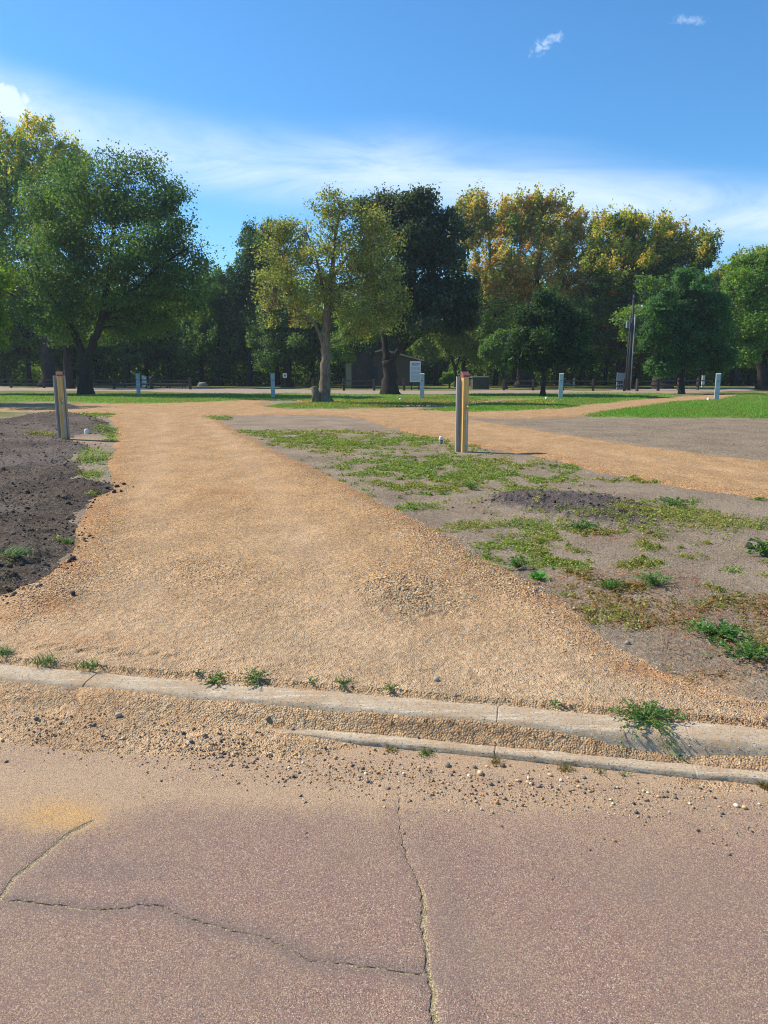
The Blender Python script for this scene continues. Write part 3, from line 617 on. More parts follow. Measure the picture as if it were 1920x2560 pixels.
def scatter_stones(name, X, Y, size, lift=0.25, dark=0.0, shape=(OCT, OF), palette=pal, mat='pebble', flat=0.6):
    n = len(X); bv, bf = shape; k = len(bv)
    a = rg.uniform(0, 2 * np.pi, n); sc3 = np.stack([rg.uniform(0.8, 1.25, n), rg.uniform(0.6, 1.0, n), rg.uniform(flat * 0.75, flat * 1.25, n)], -1) * size[:, None] * 0.5
    P_ = bv[None] * sc3[:, None] * (1 + rg.uniform(-0.22, 0.22, (n, k, 1)) * (1.7 if mat == 'clod' else 1))
    ti = rg.uniform(-0.4, 0.4, n); ct, st_ = np.cos(ti)[:, None], np.sin(ti)[:, None]
    px_, pz_ = P_[..., 0] * ct - P_[..., 2] * st_, P_[..., 0] * st_ + P_[..., 2] * ct
    ca, sa = np.cos(a)[:, None], np.sin(a)[:, None]
    x = px_ * ca - P_[..., 1] * sa + X[:, None]; y = px_ * sa + P_[..., 1] * ca + Y[:, None]; z = pz_ + (any_z(X, Y) + sc3[:, 2] * lift)[:, None]
    V_ = np.stack([x, y, z], -1).reshape(-1, 3); F_ = (bf[None] + (np.arange(n) * k)[:, None, None]).reshape(-1, 3)
    c = palette[rg.integers(0, len(palette), n)] * rg.uniform(0.75, 1.15, (n, 1)); c = np.repeat(c, k, 0)
    o = mesh(name, V_, F_, M[mat], None, c, False); return o
def perspective_pts(n, x0, x1, y0, y1, z=0.0, pw=1.0):
    """random ground points, spread evenly over the ground between two frame rows (1659-wide frame)"""
    Ya = GD(0, y1, z)[1]; Yb = GD(0, y0, z)[1]
    Y = Ya + (Yb - Ya) * rg.uniform(0, 1, n) ** pw; u = rg.uniform((x0 * KD - 960) / F, (x1 * KD - 960) / F, n)
    X = u * (Y * math.cos(PITCH) - (z - CAMZ) * math.sin(PITCH)); return X, Y
# gravel of the drive
X, Y = perspective_pts(130000, -150, 1800, 1080, 1740, 0, 1.3)
t, s = ST(X, Y); _, i = surf_z(X, Y)
dd = d_drive[i]; ok = (s > 0.02) & (dd > -0.12) & (rg.uniform(0, 1, len(X)) < np.clip(0.30 + 0.70 * coarse[i] - 0.32 * sandm[i], 0.06, 1) * np.where(dd < 0.05, 0.25, 1))
X, Y, i = X[ok], Y[ok], i[ok]
size = rg.gamma(5.0, 0.0011, len(X)) + 0.0025 + 0.006 * coarse[i] + 0.006 * (coarse[i] > 0.8) * (rg.uniform(0, 1, len(X)) < 0.6)
tag(scatter_stones('gravel_stones', X, Y, size, 0.15), kind='stuff')
# gutter and road edge
T0 = rg.uniform(-1.5, 4.5, 26000); S0 = rg.uniform(-0.60, -0.10, 26000); X, Y = XY(T0, S0); strip = (S0 < -0.195) & (S0 > -0.27) & (T0 > 1.6)
kt = (S0 > -0.14) ; ok = rg.uniform(0, 1, 26000) < np.where(kt, 0.02, np.where(strip, 0.04, 0.16))
tag(scatter_stones('gutter_stones', X[ok], Y[ok], rg.gamma(5, 0.0008, ok.sum()) + 0.003, 0.2), kind='stuff')
n = 15000; T0 = rg.uniform(-1.2, 4.3, n); S0 = -0.28 - rg.beta(1.4, 2.6, n) * 0.75; X, Y = XY(T0, S0)
cen_s = -0.46 + 0.03 * np.sin(T0 * 2.0); dn_ = np.exp(-((S0 - cen_s) / 0.13) ** 2) * (0.10 + 0.80 * np.exp(-((T0 - 1.5) / 0.95) ** 2)) + 0.035
dn_ *= 0.4 + 1.2 * vn(X * 7, Y * 7, 8)
ok = rg.uniform(0, 1, n) < dn_; pal_road = np.vstack([pal, [srgb(96, 86, 80), srgb(112, 104, 98), srgb(140, 106, 82)]])
tag(scatter_stones('road_grit', X[ok], Y[ok], rg.gamma(3.2, 0.0018, ok.sum()) + 0.0025, 0.5, palette=pal_road, flat=0.75), kind='stuff')
# clods of the dark soil
X, Y = perspective_pts(90000, -500, 330, 885, 1330, 0, 1.0); _, i = surf_z(X, Y); w_ = vn(X * 3, Y * 3, 5) ** 2 * 1.5 + 0.25 * (d_top[i] < 0.5)
ok = (d_top[i] > -0.05) & (rg.uniform(0, 1, len(X)) < w_ * 0.34); X, Y = X[ok], Y[ok]
pal_soil = np.array([srgb(*c) for c in [(84, 71, 61), (98, 84, 72), (74, 62, 53), (112, 97, 83)]])
tag(scatter_stones('soil_clods', X, Y, np.minimum(rg.gamma(1.5, 0.009, len(X)) + 0.005, 0.07), 0.05, shape=(IV, IF), palette=pal_soil, mat='clod', flat=0.75), kind='stuff')
X, Y = perspective_pts(30000, 900, 1659, 1040, 1160, 0, 1.0); w_ = sum(ell(X, Y, a, b, c, e) for a, b, c, e, f in DARKPATCH[:3]) * vn(X * 4, Y * 4, 9) ** 2
ok = rg.uniform(0, 1, len(X)) < w_ * 0.22; X, Y = X[ok], Y[ok]
tag(scatter_stones('soil_clods', X, Y, rg.gamma(2.0, 0.007, len(X)) + 0.005, 0.2, shape=(IV, IF), palette=pal_soil * 1.1, mat='clod', flat=0.7), kind='stuff')

X, Y = perspective_pts(60000, 420, 1800, 930, 1560, 0, 1.25); t, s = ST(X, Y); _, i = surf_z(X, Y)
ok = (s > 0.1) & (d_drive[i] < 0.05) & (rg.uniform(0, 1, len(X)) < 0.25 + 0.75 * vn(X * 2.5, Y * 2.5, 6)); X, Y = X[ok], Y[ok]
tag(scatter_stones('soil_crumbs', X, Y, rg.gamma(2.2, 0.0022, len(X)) + 0.003, 0.1, shape=(OCT, OF), palette=np.array([srgb(*c) for c in [(150, 131, 115), (132, 114, 100), (112, 98, 88), (176, 156, 134), (196, 172, 140)]]), mat='clod', flat=0.6), kind='stuff')
# leaves as small folded quads
def leaf_quads(C, D, Nn, L, W_):
    """centres C, long direction D, normal N"""
    D = D / np.linalg.norm(D, axis=1, keepdims=True); S = np.cross(D, Nn); S /= np.linalg.norm(S, axis=1, keepdims=True) + 1e-9
    U_ = np.cross(S, D); L = L[:, None]; W_ = W_[:, None]
    V_ = np.stack([C - D * L * .5, C + S * W_ * .5 + U_ * W_ * 0.16, C + D * L * .5, C - S * W_ * .5 + U_ * W_ * 0.16], 1).reshape(-1, 3)
    return V_, np.arange(len(C) * 4).reshape(-1, 4)
def rdir(n, up=0.0):
    v = rg.normal(size=(n, 3)); v[:, 2] += up; return v / np.linalg.norm(v, axis=1, keepdims=True)
GC = [  # cx, cy, rx, ry, weight, tone (0 fresh green, 1 yellowish, 2 rusty)
    (640, 945, 90, 10, .8, 0), (840, 1000, 180, 34, .21, 0), (980, 1020, 230, 46, .22, 1), (1250, 1160, 240, 60, .21, 1), (1420, 1120, 220, 36, .21, 1), (1350, 1280, 200, 64, .22, 2), (1560, 1380, 140, 80, .24, 2), (1130, 1160, 120, 46, .22, 0), (760, 950, 200, 16, .25, 1), (760, 958, 110, 10, .9, 0), (860, 955, 70, 9, .9, 0), (900, 948, 60, 7, .6, 0), (1010, 965, 60, 7, .35, 1), (700, 935, 130, 8, .35, 1),
    (830, 1010, 90, 18, .7, 0), (930, 1000, 90, 22, .8, 0), (1020, 1020, 80, 22, .8, 0), (1100, 1000, 60, 10, .5, 1), (880, 1045, 70, 16, .8, 1), (960, 1050, 50, 12, .6, 1), (1100, 1030, 60, 12, .55, 0), (1230, 1010, 70, 8, .5, 0), (1400, 1030, 80, 10, .45, 1),
    (1180, 1030, 60, 12, .5, 0), (910, 1097, 45, 11, 1.0, 0), (1015, 1140, 55, 15, 1.0, 1), (1085, 1190, 60, 26, 1.0, 0), (1130, 1135, 60, 14, .8, 0), (1130, 1060, 40, 10, .4, 0), (1230, 1165, 90, 20, .8, 1), (1290, 1190, 120, 24, 1.0, 1),
    (1380, 1210, 100, 18, .9, 1), (1220, 1215, 110, 18, .8, 0), (1330, 1160, 80, 12, .5, 2), (1260, 1250, 90, 18, .8, 2), (1400, 1255, 110, 20, .8, 2), (1300, 1300, 70, 22, .85, 2), (1330, 1330, 80, 28, .9, 1), (1420, 1330, 90, 30, .8, 2), (1440, 1380, 60, 18, .5, 2),
    (1500, 1270, 60, 14, .5, 1), (1590, 1305, 90, 24, .9, 2), (1640, 1390, 70, 24, .9, 1), (1640, 1440, 60, 18, .9, 2), (1540, 1300, 60, 18, .7, 1), (1420, 1105, 90, 16, .7, 1), (1490, 1115, 90, 16, .8, 1), (1580, 1130, 90, 14, .7, 1), (1640, 1140, 40, 10, .6, 0),
    (1460, 1085, 60, 8, .5, 0), (1600, 1080, 50, 6, .5, 0), (1560, 1228, 50, 6, .7, 0), (1540, 1200, 40, 5, .4, 1), (1160, 1115, 40, 6, .3, 1), (1700, 1330, 80, 60, .7, 2), (1750, 1200, 90, 40, .5, 1), (1530, 1462, 12, 5, .6, 1), (1595, 1452, 16, 4, .5, 0),
    (700, 965, 200, 16, .12, 1), (950, 1030, 240, 40, .15, 0), (1300, 1200, 300, 90, .10, 1),
    (215, 895, 40, 5, .4, 0), (232, 930, 22, 7, .7, 0), (240, 945, 18, 6, .6, 0), (205, 985, 30, 14, .9, 0), (200, 1025, 24, 10, .7, 0), (90, 942, 50, 4, .5, 1), (230, 1072, 40, 6, .4, 1), (150, 1172, 28, 5, .8, 0), (40, 1222, 26, 10, 1.0, 0), (122, 1232, 20, 6, .6, 0), (20, 1262, 20, 6, .4, 1), (10, 1390, 20, 5, .4, 1),
    (540, 935, 50, 6, .5, 0), (600, 955, 40, 8, .5, 0), (470, 903, 22, 4, .6, 0)]
tones = [np.array([srgb(126, 146, 68), srgb(148, 164, 82), srgb(104, 128, 58)]), np.array([srgb(154, 156, 76), srgb(128, 134, 60), srgb(172, 158, 88)]), np.array([srgb(132, 108, 62), srgb(156, 116, 72), srgb(98, 104, 52)])]
Cs = []; Ds = []; Ns = []; Ls = []; Ws = []; Ks = []
Sx = []  # stems
for (cx, cy, rx, ry, wt, tone) in GC:
    c = GD(cx, cy); ra = abs(GD(cx + rx, cy)[0] - c[0]); rb = abs(GD(cx, cy - ry)[1] - GD(cx, cy + ry)[1]) / 2
    area = math.pi * ra * rb; n = int(min(15000, area * 5200 * min(1, 5.0 / c[1] + 0.25) * wt)); lf = 0.010 + 0.0016 * c[1]
    if wt < 0.2: n = int(n * 0.9)
    npl = max(8, n // 13); a = rg.uniform(0, 2 * np.pi, npl); r = np.sqrt(rg.uniform(0, 1, npl)) * rg.uniform(0.6, 1.45, npl)
    wy = r * np.sin(a) * rb; ox = r * np.cos(a) * ra + c[0] / c[1] * wy; cxs, cys = c[0] + ox, c[1] + wy
    if wt < 0.9:
        _, ig = surf_z(cxs, cys); ok_ = (d_drive[ig] < 0.06) & (ST(cxs, cys)[1] > 0.12); cxs, cys = cxs[ok_], cys[ok_]
    keep = vn(cxs * 5, cys * 3.2, 17) > 0.40 if wt > 0.2 else vn(cxs * 3.5, cys * 2.2, 17) > 0.66
    cxs, cys = cxs[keep], cys[keep]; npl = len(cxs)
    if npl == 0: continue
    pick = rg.integers(0, npl, n); pr = (0.025 + 0.004 * c[1]) * rg.uniform(0.6, 2.2, npl); aa = rg.uniform(0, 2 * np.pi, n); rr = np.abs(rg.normal(0, 0.6, n))
    x = cxs[pick] + np.cos(aa) * rr * pr[pick]; y = cys[pick] + np.sin(aa) * rr * pr[pick]
    z = any_z(x, y) + 0.003 + rg.uniform(0, 1, n) ** 1.5 * 0.030 * np.clip(1.2 - rr, 0.1, 1)
    Cs.append(np.stack([x, y, z], -1)); d = rdir(n); d[:, 2] = np.abs(d[:, 2]) * 0.5; Ds.append(d); Ns.append(rdir(n, 1.4)); L = lf * rg.uniform(0.6, 1.5, n); Ls.append(L); Ws.append(L * rg.uniform(0.3, 0.55, n))
    tp = tones[tone]; k = tp[rg.integers(0, 3, n)]
    if tone: k = np.where((rg.uniform(0, 1, n) < 0.35)[:, None], tones[tone - 1][rg.integers(0, 3, n)], k)
    Ks.append(k * rg.uniform(0.75, 1.2, (n, 1)) * (0.8 + 0.4 * rg.uniform(0, 1, npl)[pick])[:, None])
    if tone == 2:      # reddish trailing stems
        ns = int(area * 420); a = rg.uniform(0, 2 * np.pi, ns); r = np.sqrt(rg.uniform(0, 1, ns)); wy = r * np.sin(a) * rb; x = c[0] + r * np.cos(a) * ra + c[0] / c[1] * wy; y = c[1] + wy
        z = any_z(x, y) + rg.uniform(0.004, 0.02, ns); dr = rdir(ns); dr[:, 2] *= 0.12; L = rg.uniform(0.03, 0.13, ns)
        Cs.append(np.stack([x, y, z], -1)); Ds.append(dr); Ns.append(rdir(ns, 1.5)); Ls.append(L); Ws.append(np.full(ns, 0.0035)); Ks.append(np.array([srgb(176, 110, 76), srgb(190, 142, 98), srgb(150, 88, 62)])[rg.integers(0, 3, ns)])
Cc = np.vstack(Cs); V_, Q_ = leaf_quads(Cc, np.vstack(Ds), np.vstack(Ns), np.concatenate(Ls), np.concatenate(Ws))
tag(mesh('ground_cover', V_, Q_, M['weed'], None, np.repeat(np.vstack(Ks), 4, 0), False), kind='stuff')

# grass blades standing on the lawns (shorter than a hand)
def blades(name, X, Y, Z, h, wdt, cols, lean=0.35):
    n = len(X); a = rg.uniform(0, 2 * np.pi, n); dx, dy = np.cos(a), np.sin(a); lx, ly = rg.normal(0, lean, n) * h, rg.normal(0, lean, n) * h
    b0 = np.stack([X - dx * wdt, Y - dy * wdt, Z], -1); b1 = np.stack([X + dx * wdt, Y + dy * wdt, Z], -1); tp = np.stack([X + lx, Y + ly, Z + h], -1)
    return mesh(name, np.stack([b0, b1, tp], 1).reshape(-1, 3), np.arange(n * 3).reshape(-1, 3), M['weed'], None, np.repeat(cols, 3, 0), False)
lx_, ly_, lz_, lc_ = [], [], [], []
for k, (d, z, dry) in enumerate(lawns):
    n = [26000, 60000, 30000, 90000][k]
    cand = np.where((d > -0.1) & (np.abs(us[np.arange(gx.size) % nc]) < 0.66) & (gy < 62))[0]
    i = rg.choice(cand, n); jx = rg.normal(0, 0.06, n); jy = rg.normal(0, 0.25, n); x = gx[i] + jx; y = gy[i] + jy; n1 = fbm(x, y, 0.9, 3, 121)
    isdry = (rg.uniform(0, 1, n) < np.clip(dry * 0.7 + n1 * 1.2, 0.04, 0.9))[:, None]
    c = np.where(isdry, np.array([srgb(160, 138, 88), srgb(138, 130, 72)])[rg.integers(0, 2, n)], np.array([srgb(108, 158, 52), srgb(130, 176, 66), srgb(92, 138, 46)])[rg.integers(0, 3, n)])
    lx_.append(x); ly_.append(y); lz_.append(z[i] - 0.01); lc_.append(c * rg.uniform(0.8, 1.15, (n, 1)))
X, Y = np.concatenate(lx_), np.concatenate(ly_); hgt = rg.uniform(0.03, 0.085, len(X))
tag(blades('grass', X, Y, np.concatenate(lz_), hgt, rg.uniform(0.006, 0.016, len(X)), np.concatenate(lc_)), kind='stuff')
n = 2600; X, Y = perspective_pts(n, 640, 1200, 866, 880); z, _ = surf_z(X, Y); Cc = np.stack([X, Y, z + 0.07], -1)
V_, Q_ = leaf_quads(Cc, rdir(n) * np.array([1, 1, .3]), rdir(n, 2), rg.uniform(.06, .12, n), rg.uniform(.04, .08, n))
tag(mesh('fallen_leaves', V_, Q_, M['weed'], None, np.repeat(np.array([srgb(190, 150, 84), srgb(160, 118, 66), srgb(206, 176, 96)])[rg.integers(0, 3, n)], 4, 0), False), kind='stuff')

# ---------------------------------------------------------------- single weeds and tufts
GREENS = np.array([srgb(78, 116, 50), srgb(98, 136, 62), srgb(64, 98, 44), srgb(92, 128, 68)])
def weed(name, at, label, cat, spread, height, stems, leaf, group=None, greens=GREENS, droop=0.6, seed=0, bias=None, stemcol=None):
    r = np.random.default_rng(seed); x0, y0 = at; z0 = float(any_z(np.array([x0]), np.array([y0]))[0])
    root = empty(name, (x0, y0, z0)); sv_ = MB(); C, D, Nn, L, K = [], [], [], [], []
    for k in range(stems):
        a = r.uniform(0, 2 * np.pi) if bias is None or r.uniform() < 0.5 else r.normal(bias, 0.5)
        ln = spread * r.uniform(0.45, 1.1); el = r.uniform(0.15, 1.0); pts = []; wig = r.uniform(-1, 1)
        for j in range(7):
            f = j / 6; aa = a + wig * f * 0.8
            x = math.cos(aa) * ln * f * math.cos(el * 0.9); y = math.sin(aa) * ln * f * math.cos(el * 0.9)
            z = height * math.sin(el) * (f - droop * f * f) * 1.9
            gzz = float(any_z(np.array([x0 + x]), np.array([y0 + y]))[0]) - z0
            pts.append((x, y, max(z + min(0, gzz), gzz + 0.004)))
        sv_.tube(pts, [0.0018 * (1.2 - 0.8 * j / 6) for j in range(7)], 4, False)
        m_ = int(ln / leaf * 2.6) + 3; cs = GREENS[0] if greens is None else greens[r.integers(0, len(greens))]
        for q in range(m_):
            f = r.uniform(0.12, 1.0) * 6; j = min(int(f), 5); g = f - j; p = np.array(pts[j]) * (1 - g) + np.array(pts[j + 1]) * g
            dd_ = np.array(pts[j + 1]) - np.array(pts[j]); dd_ /= np.linalg.norm(dd_) + 1e-9; o = r.normal(size=3) * 0.9; o[2] = abs(o[2]) * 0.6; dd_ = dd_ * 0.6 + o; dd_ /= np.linalg.norm(dd_)
            l = leaf * r.uniform(0.6, 1.3); C.append(p + dd_ * l * 0.5); D.append(dd_); nn = r.normal(size=3); nn[2] += 1.3; Nn.append(nn); L.append(l); K.append(cs * r.uniform(0.75, 1.25))
    sv_.build('stems', M['stem'], root, True)
    L = np.array(L); V_, Q_ = leaf_quads(np.array(C), np.array(D), np.array(Nn), L, L * 0.42)
    mesh('leaves', V_, Q_, M['weed'], None, np.repeat(np.array(K), 4, 0), False, root)
    return tag(root, label, cat, group)
M['stem'] = plain('weed_stems', srgb(120, 136, 72), 0.7)
def grass_tuft(name, at, label, n, h, spread, group=None, cols=GREENS, seed=0, cat='grass tuft'):
    r = np.random.default_rng(seed); x0, y0 = at; z0 = float(any_z(np.array([x0]), np.array([y0]))[0]); V_, Q_, K = [], [], []
    for k in range(n):
        a = r.uniform(0, 2 * np.pi); bx, by = r.normal(0, spread * 0.3, 2); hh_ = h * r.uniform(0.5, 1.1); out = r.uniform(0.2, 0.9) * spread; wv = 0.0022 + 0.01 * h * r.uniform(0.5, 1)
        c = cols[r.integers(0, len(cols))] * r.uniform(0.75, 1.25); b = len(V_)
        for j in range(4):
            f = j / 3; x = x0 + bx + math.cos(a) * out * f * f; y = y0 + by + math.sin(a) * out * f * f; z = z0 - 0.004 + hh_ * (f - 0.35 * f * f * r.uniform(0.6, 1.4)); ww = wv * (1 - f * 0.9)
            V_ += [(x - math.sin(a) * ww, y + math.cos(a) * ww, z), (x + math.sin(a) * ww, y - math.cos(a) * ww, z)]; K += [c, c]
        for j in range(3): Q_.append((b + 2 * j, b + 2 * j + 1, b + 2 * j + 3, b + 2 * j + 2))
    V_ = np.array(V_) - np.array([x0, y0, z0])
    o = mesh(name, V_, Q_, M['weed'], None, np.array(K), False); o.location = (x0, y0, z0)
    return tag(o, label, cat, group)
Zk = 0.0
weed('weed', GD(1398, 1562, -0.01), 'large sprawling green weed spilling over the concrete kerb at the right', 'weed', 0.20, 0.08, 52, 0.012, droop=0.75, seed=1)
weed('weed', GD(1255, 1142), 'bright green bushy weed beside the dark soil patch', 'weed', 0.17, 0.11, 40, 0.020, seed=2)
weed('weed', GD(1548, 1368), 'broad leafy green weed clump on the grey soil near the right edge', 'weed', 0.20, 0.08, 60, 0.020, seed=3, greens=np.array([srgb(92, 134, 70), srgb(114, 152, 88), srgb(74, 114, 56)]))
weed('weed', GD(1610, 1415), 'flat green weed with pale leaves below the broad leafy clump', 'weed', 0.20, 0.07, 26, 0.026, seed=4)
weed('weed', GD(1412, 1262), 'grey-green feathery weed among rusty ground cover', 'weed', 0.17, 0.13, 34, 0.020, seed=5, greens=np.array([srgb(98, 132, 78), srgb(112, 146, 88)]))
weed('weed', GD(1318, 1274), 'low feathery green weed left of the grey-green one', 'weed', 0.15, 0.09, 24, 0.018, seed=6)
weed('weed', GD(1117, 1226), 'dark green weed at the gravel edge, just before the broad rosette', 'weed', 0.10, 0.14, 26, 0.020, seed=7, greens=np.array([srgb(64, 112, 44), srgb(82, 130, 54)]))
weed('broadleaf_rosette', GD(1168, 1250), 'small rosette of broad bright green leaves at the gravel edge', 'weed', 0.08, 0.05, 10, 0.045, seed=8, greens=np.array([srgb(96, 168, 62), srgb(80, 148, 50)]))
weed('weed', GD(1655, 1195), 'tall green weed at the right edge beside a dark clod', 'weed', 0.18, 0.20, 30, 0.03, seed=9)
weed('weed', GD(1018, 1056), 'tiny dark green weed at the left tip of the dark soil patch', 'weed', 0.12, 0.12, 20, 0.025, seed=19)
weed('weed', GD(1455, 1092), 'grey-green weed in front of the right gravel track', 'weed', 0.22, 0.12, 24, 0.025, seed=20)
for k, (x, y, n_s, lb) in enumerate([(555, 1474, 22, 'green weed rooted behind the kerb, the fuller of the two near its middle'), (463, 1474, 20, 'green weed rooted behind the kerb with sprigs hanging over its face'),
        (740, 1486, 13, 'flat green sprig along the back edge of the kerb'), (845, 1497, 9, 'thin low green sprig on the kerb, right of the flat one'), (425, 1462, 6, 'wisp of green left of the sprigs hanging over the kerb'),
        (672, 1482, 5, 'faint wisp of green on the kerb between the fuller weed and the flat sprig'), (1197, 1528, 6, 'tiny yellow-green weed on the kerb left of the large sprawling weed')]):
    weed('kerb_weed', GD(x, y, 0.0), lb, 'weed', 0.028 + 0.0032 * n_s, 0.012 + 0.0016 * n_s, n_s, 0.010, 'small weeds along the kerb', seed=30 + k)
for k, (x, y, n_s, lb) in enumerate([(96, 1438, 70, 'green grass tuft behind the kerb at the far left'), (190, 1447, 50, 'green grass tuft just left of the dark kerb joint'), (8, 1420, 90, 'wide green grass tuft at the left edge of the photograph')]):
    grass_tuft('grass_tuft', GD(x, y, 0.0), lb, n_s, 0.06, 0.08, 'grass tufts behind the kerb', seed=50 + k)
OCHRE = np.array([srgb(132, 122, 66), srgb(150, 128, 76), srgb(98, 104, 48), srgb(120, 96, 58)])
for k, (x, y, n_s, lb, cc) in enumerate([(845, 1622, 40, 'dry olive tuft in the gutter edge, leftmost of its row', OCHRE), (920, 1628, 60, 'green tuft in the gutter edge with a soft shadow', GREENS), (1070, 1648, 46, 'dry brownish tuft below the gutter strip, third of the row', OCHRE),
        (1218, 1662, 54, 'round ochre and green tuft below the gutter strip', OCHRE), (1298, 1668, 24, 'sparse straw-coloured tuft below the gutter strip', OCHRE), (1352, 1676, 12, 'smallest yellow-green tuft below the gutter strip', GREENS), (1655, 1700, 90, 'large ochre tuft at the right end of the gutter strip', OCHRE)]):
    grass_tuft('gutter_tuft', GD(x, y, -0.1), lb, n_s, 0.035, 0.045, 'dry tufts along the gutter edge', cc, 60 + k)
PALE = np.array([srgb(150, 164, 96), srgb(176, 182, 128), srgb(112, 138, 64)])
for k, (x, y, n_s, h_, sp_, lb) in enumerate([(196, 992, 150, 0.28, 0.35, 'pale tall grass tuft between the dark topsoil and the gravel'), (208, 1022, 120, 0.15, 0.3, 'low pale grass tuft just before the tall one'), (235, 925, 120, 0.15, 0.4, 'bright grass tuft at the far end of the topsoil'),
        (240, 950, 90, 0.12, 0.35, 'yellowish tuft right of the white cap by the left post'), (40, 1226, 130, 0.08, 0.16, 'bright green tuft growing on the dark topsoil'), (146, 1174, 60, 0.07, 0.12, 'small green tuft at the gravel edge beside soil lumps')]):
    grass_tuft('verge_tuft', GD(x, y), lb, n_s, h_, sp_, 'tufts on the verge of the topsoil', PALE if k < 4 else GREENS + 0.03, 80 + k)
# larger single stones, clods
SV, SF = subdiv(IV, IF)
def stone(at, size, color, label, cat='stone', group=None, seed=0, z=None, name='stone', mat='pebble', flat=0.7, rough=0.12):
    r = np.random.default_rng(seed); v = SV * (np.array([r.uniform(.85, 1.2), r.uniform(.65, .95), r.uniform(flat * .8, flat * 1.15)]) * size / 2)
    for q in range(3):
        d = r.normal(size=3); d /= np.linalg.norm(d); v = v * (1 + rough * np.clip((SV @ d)[:, None] - 0.3, 0, 1) * r.uniform(-1.6, 1.2))
    v = v * (1 + r.uniform(-rough, rough, (len(v), 1)) * 0.35)
    x, y = at; zz = float(any_z(np.array([x]), np.array([y]))[0])
    o = mesh(name, v, SF, M[mat], None, np.tile(np.array(color), (len(v), 1)) * r.uniform(0.88, 1.12, (len(v), 1)), True)
    o.location = (x, y, zz + size * 0.5 * flat * 0.62); o.rotation_euler = (r.uniform(-.2, .2), r.uniform(-.2, .2), r.uniform(0, 6.28)); return tag(o, label, cat, group)
kinds = {'tan': (srgb(208, 172, 124), 'rounded tan pebble among the loose stones on the road edge', 'tan pebbles on the road edge'),
         'pale': (srgb(232, 214, 180), 'rounded cream pebble among the loose stones on the road edge', 'cream pebbles on the road edge'),
         'grey': (srgb(118, 110, 104), 'rounded dark grey pebble among the loose stones on the road edge', 'grey pebbles on the road edge'),
         'brown': (srgb(156, 112, 80), 'rounded reddish brown pebble among the loose stones on the road edge', 'brown pebbles on the road edge')}
ROADST = [(413, 1612, 11, 'grey'), (478, 1636, 10, 'grey'), (532, 1658, 9, 'brown'), (510, 1630, 7, 'tan'), (555, 1640, 8, 'grey'), (580, 1633, 6, 'pale'), (603, 1646, 7, 'tan'), (625, 1660, 8, 'pale'), (640, 1655, 6, 'tan'), (648, 1640, 6, 'grey'), (665, 1655, 7, 'grey'),
          (695, 1620, 6, 'grey'), (745, 1611, 7, 'tan'), (740, 1640, 7, 'tan'), (712, 1655, 8, 'tan'), (760, 1655, 8, 'grey'), (783, 1661, 8, 'grey'), (790, 1672, 8, 'pale'), (800, 1668, 7, 'tan'), (778, 1680, 8, 'grey'), (795, 1690, 8, 'grey'), (842, 1668, 7, 'tan'), (872, 1672, 7, 'pale'), (905, 1660, 7, 'tan'),
          (1010, 1659, 6, 'grey'), (1025, 1659, 10, 'grey'), (1052, 1657, 8, 'tan'), (1070, 1656, 8, 'brown'), (1100, 1655, 7, 'brown'), (1188, 1675, 10, 'tan'), (1152, 1665, 6, 'brown'), (1262, 1681, 8, 'grey'), (1246, 1688, 9, 'brown'), (1212, 1687, 9, 'pale'), (1140, 1691, 8, 'tan'), (1141, 1682, 8, 'pale'), (1147, 1694, 8, 'pale'),
          (1118, 1688, 10, 'tan'), (1060, 1695, 9, 'grey'), (1098, 1697, 7, 'tan'), (1250, 1701, 9, 'tan'), (975, 1675, 8, 'grey'), (930, 1665, 6, 'brown'), (955, 1668, 7, 'tan'), (1015, 1680, 6, 'tan'), (1190, 1700, 7, 'grey'), (1205, 1706, 7, 'grey'), (1390, 1710, 7, 'tan'), (1400, 1714, 7, 'pale'), (1422, 1722, 7, 'tan'),
          (1432, 1722, 8, 'grey'), (1440, 1722, 7, 'grey'), (1458, 1724, 9, 'grey'), (1490, 1737, 6, 'pale'), (1555, 1744, 6, 'tan'), (1590, 1742, 10, 'pale'), (1608, 1746, 9, 'tan'), (1560, 1758, 7, 'grey'), (1640, 1738, 6, 'pale'), (1700, 1752, 9, 'grey'),
          (1383, 1737, 5, 'grey'), (1510, 1725, 5, 'tan'), (1290, 1695, 5, 'brown'), (1340, 1702, 5, 'tan')]
for k, (x, y, s_, kd) in enumerate(ROADST):
    x = x if x < 1300 else (x - 0) ; c, lb, gp = kinds[kd]
    stone(GD(x, y, ROADZ), s_ * 0.00185, c, lb, 'pebble', gp, 200 + k, name='pebble')
stone(GD(257, 1567, ROADZ), 0.034, srgb(176, 164, 150), 'flat grey stone alone on the road edge at the left', seed=301)
stone(GD(579, 1574, ROADZ), 0.023, srgb(150, 120, 88), 'brown rounded stone on the smooth sand left of the gutter strip', seed=302)
stone(GD(443, 1603, ROADZ), 0.022, srgb(120, 104, 90), 'dark brown stone left of the pile of loose stones', seed=303)
stone(GD(632, 1582, -0.09), 0.020, srgb(140, 134, 128), 'grey stone between the smooth sand and the gutter gravel', seed=304)
stone(GD(966, 1655, ROADZ), 0.028, srgb(142, 126, 106), 'largest dark stone on the road below the green gutter tuft', seed=305)
stone(GD(1086, 1656, ROADZ), 0.026, srgb(122, 98, 82), 'angular brown stone right of the dry brownish tuft', seed=306)
stone(GD(1037, 1672, ROADZ), 0.026, srgb(222, 182, 136), 'peach coloured stone below the two dark stones', seed=307)
stone(GD(942, 1477), 0.030, srgb(166, 152, 140), 'grey stone on the gravel just behind the kerb', seed=308)
stone(GD(1356, 1388), 0.036, srgb(160, 142, 124), 'flat brown-grey stone at the edge of the soil', seed=309)
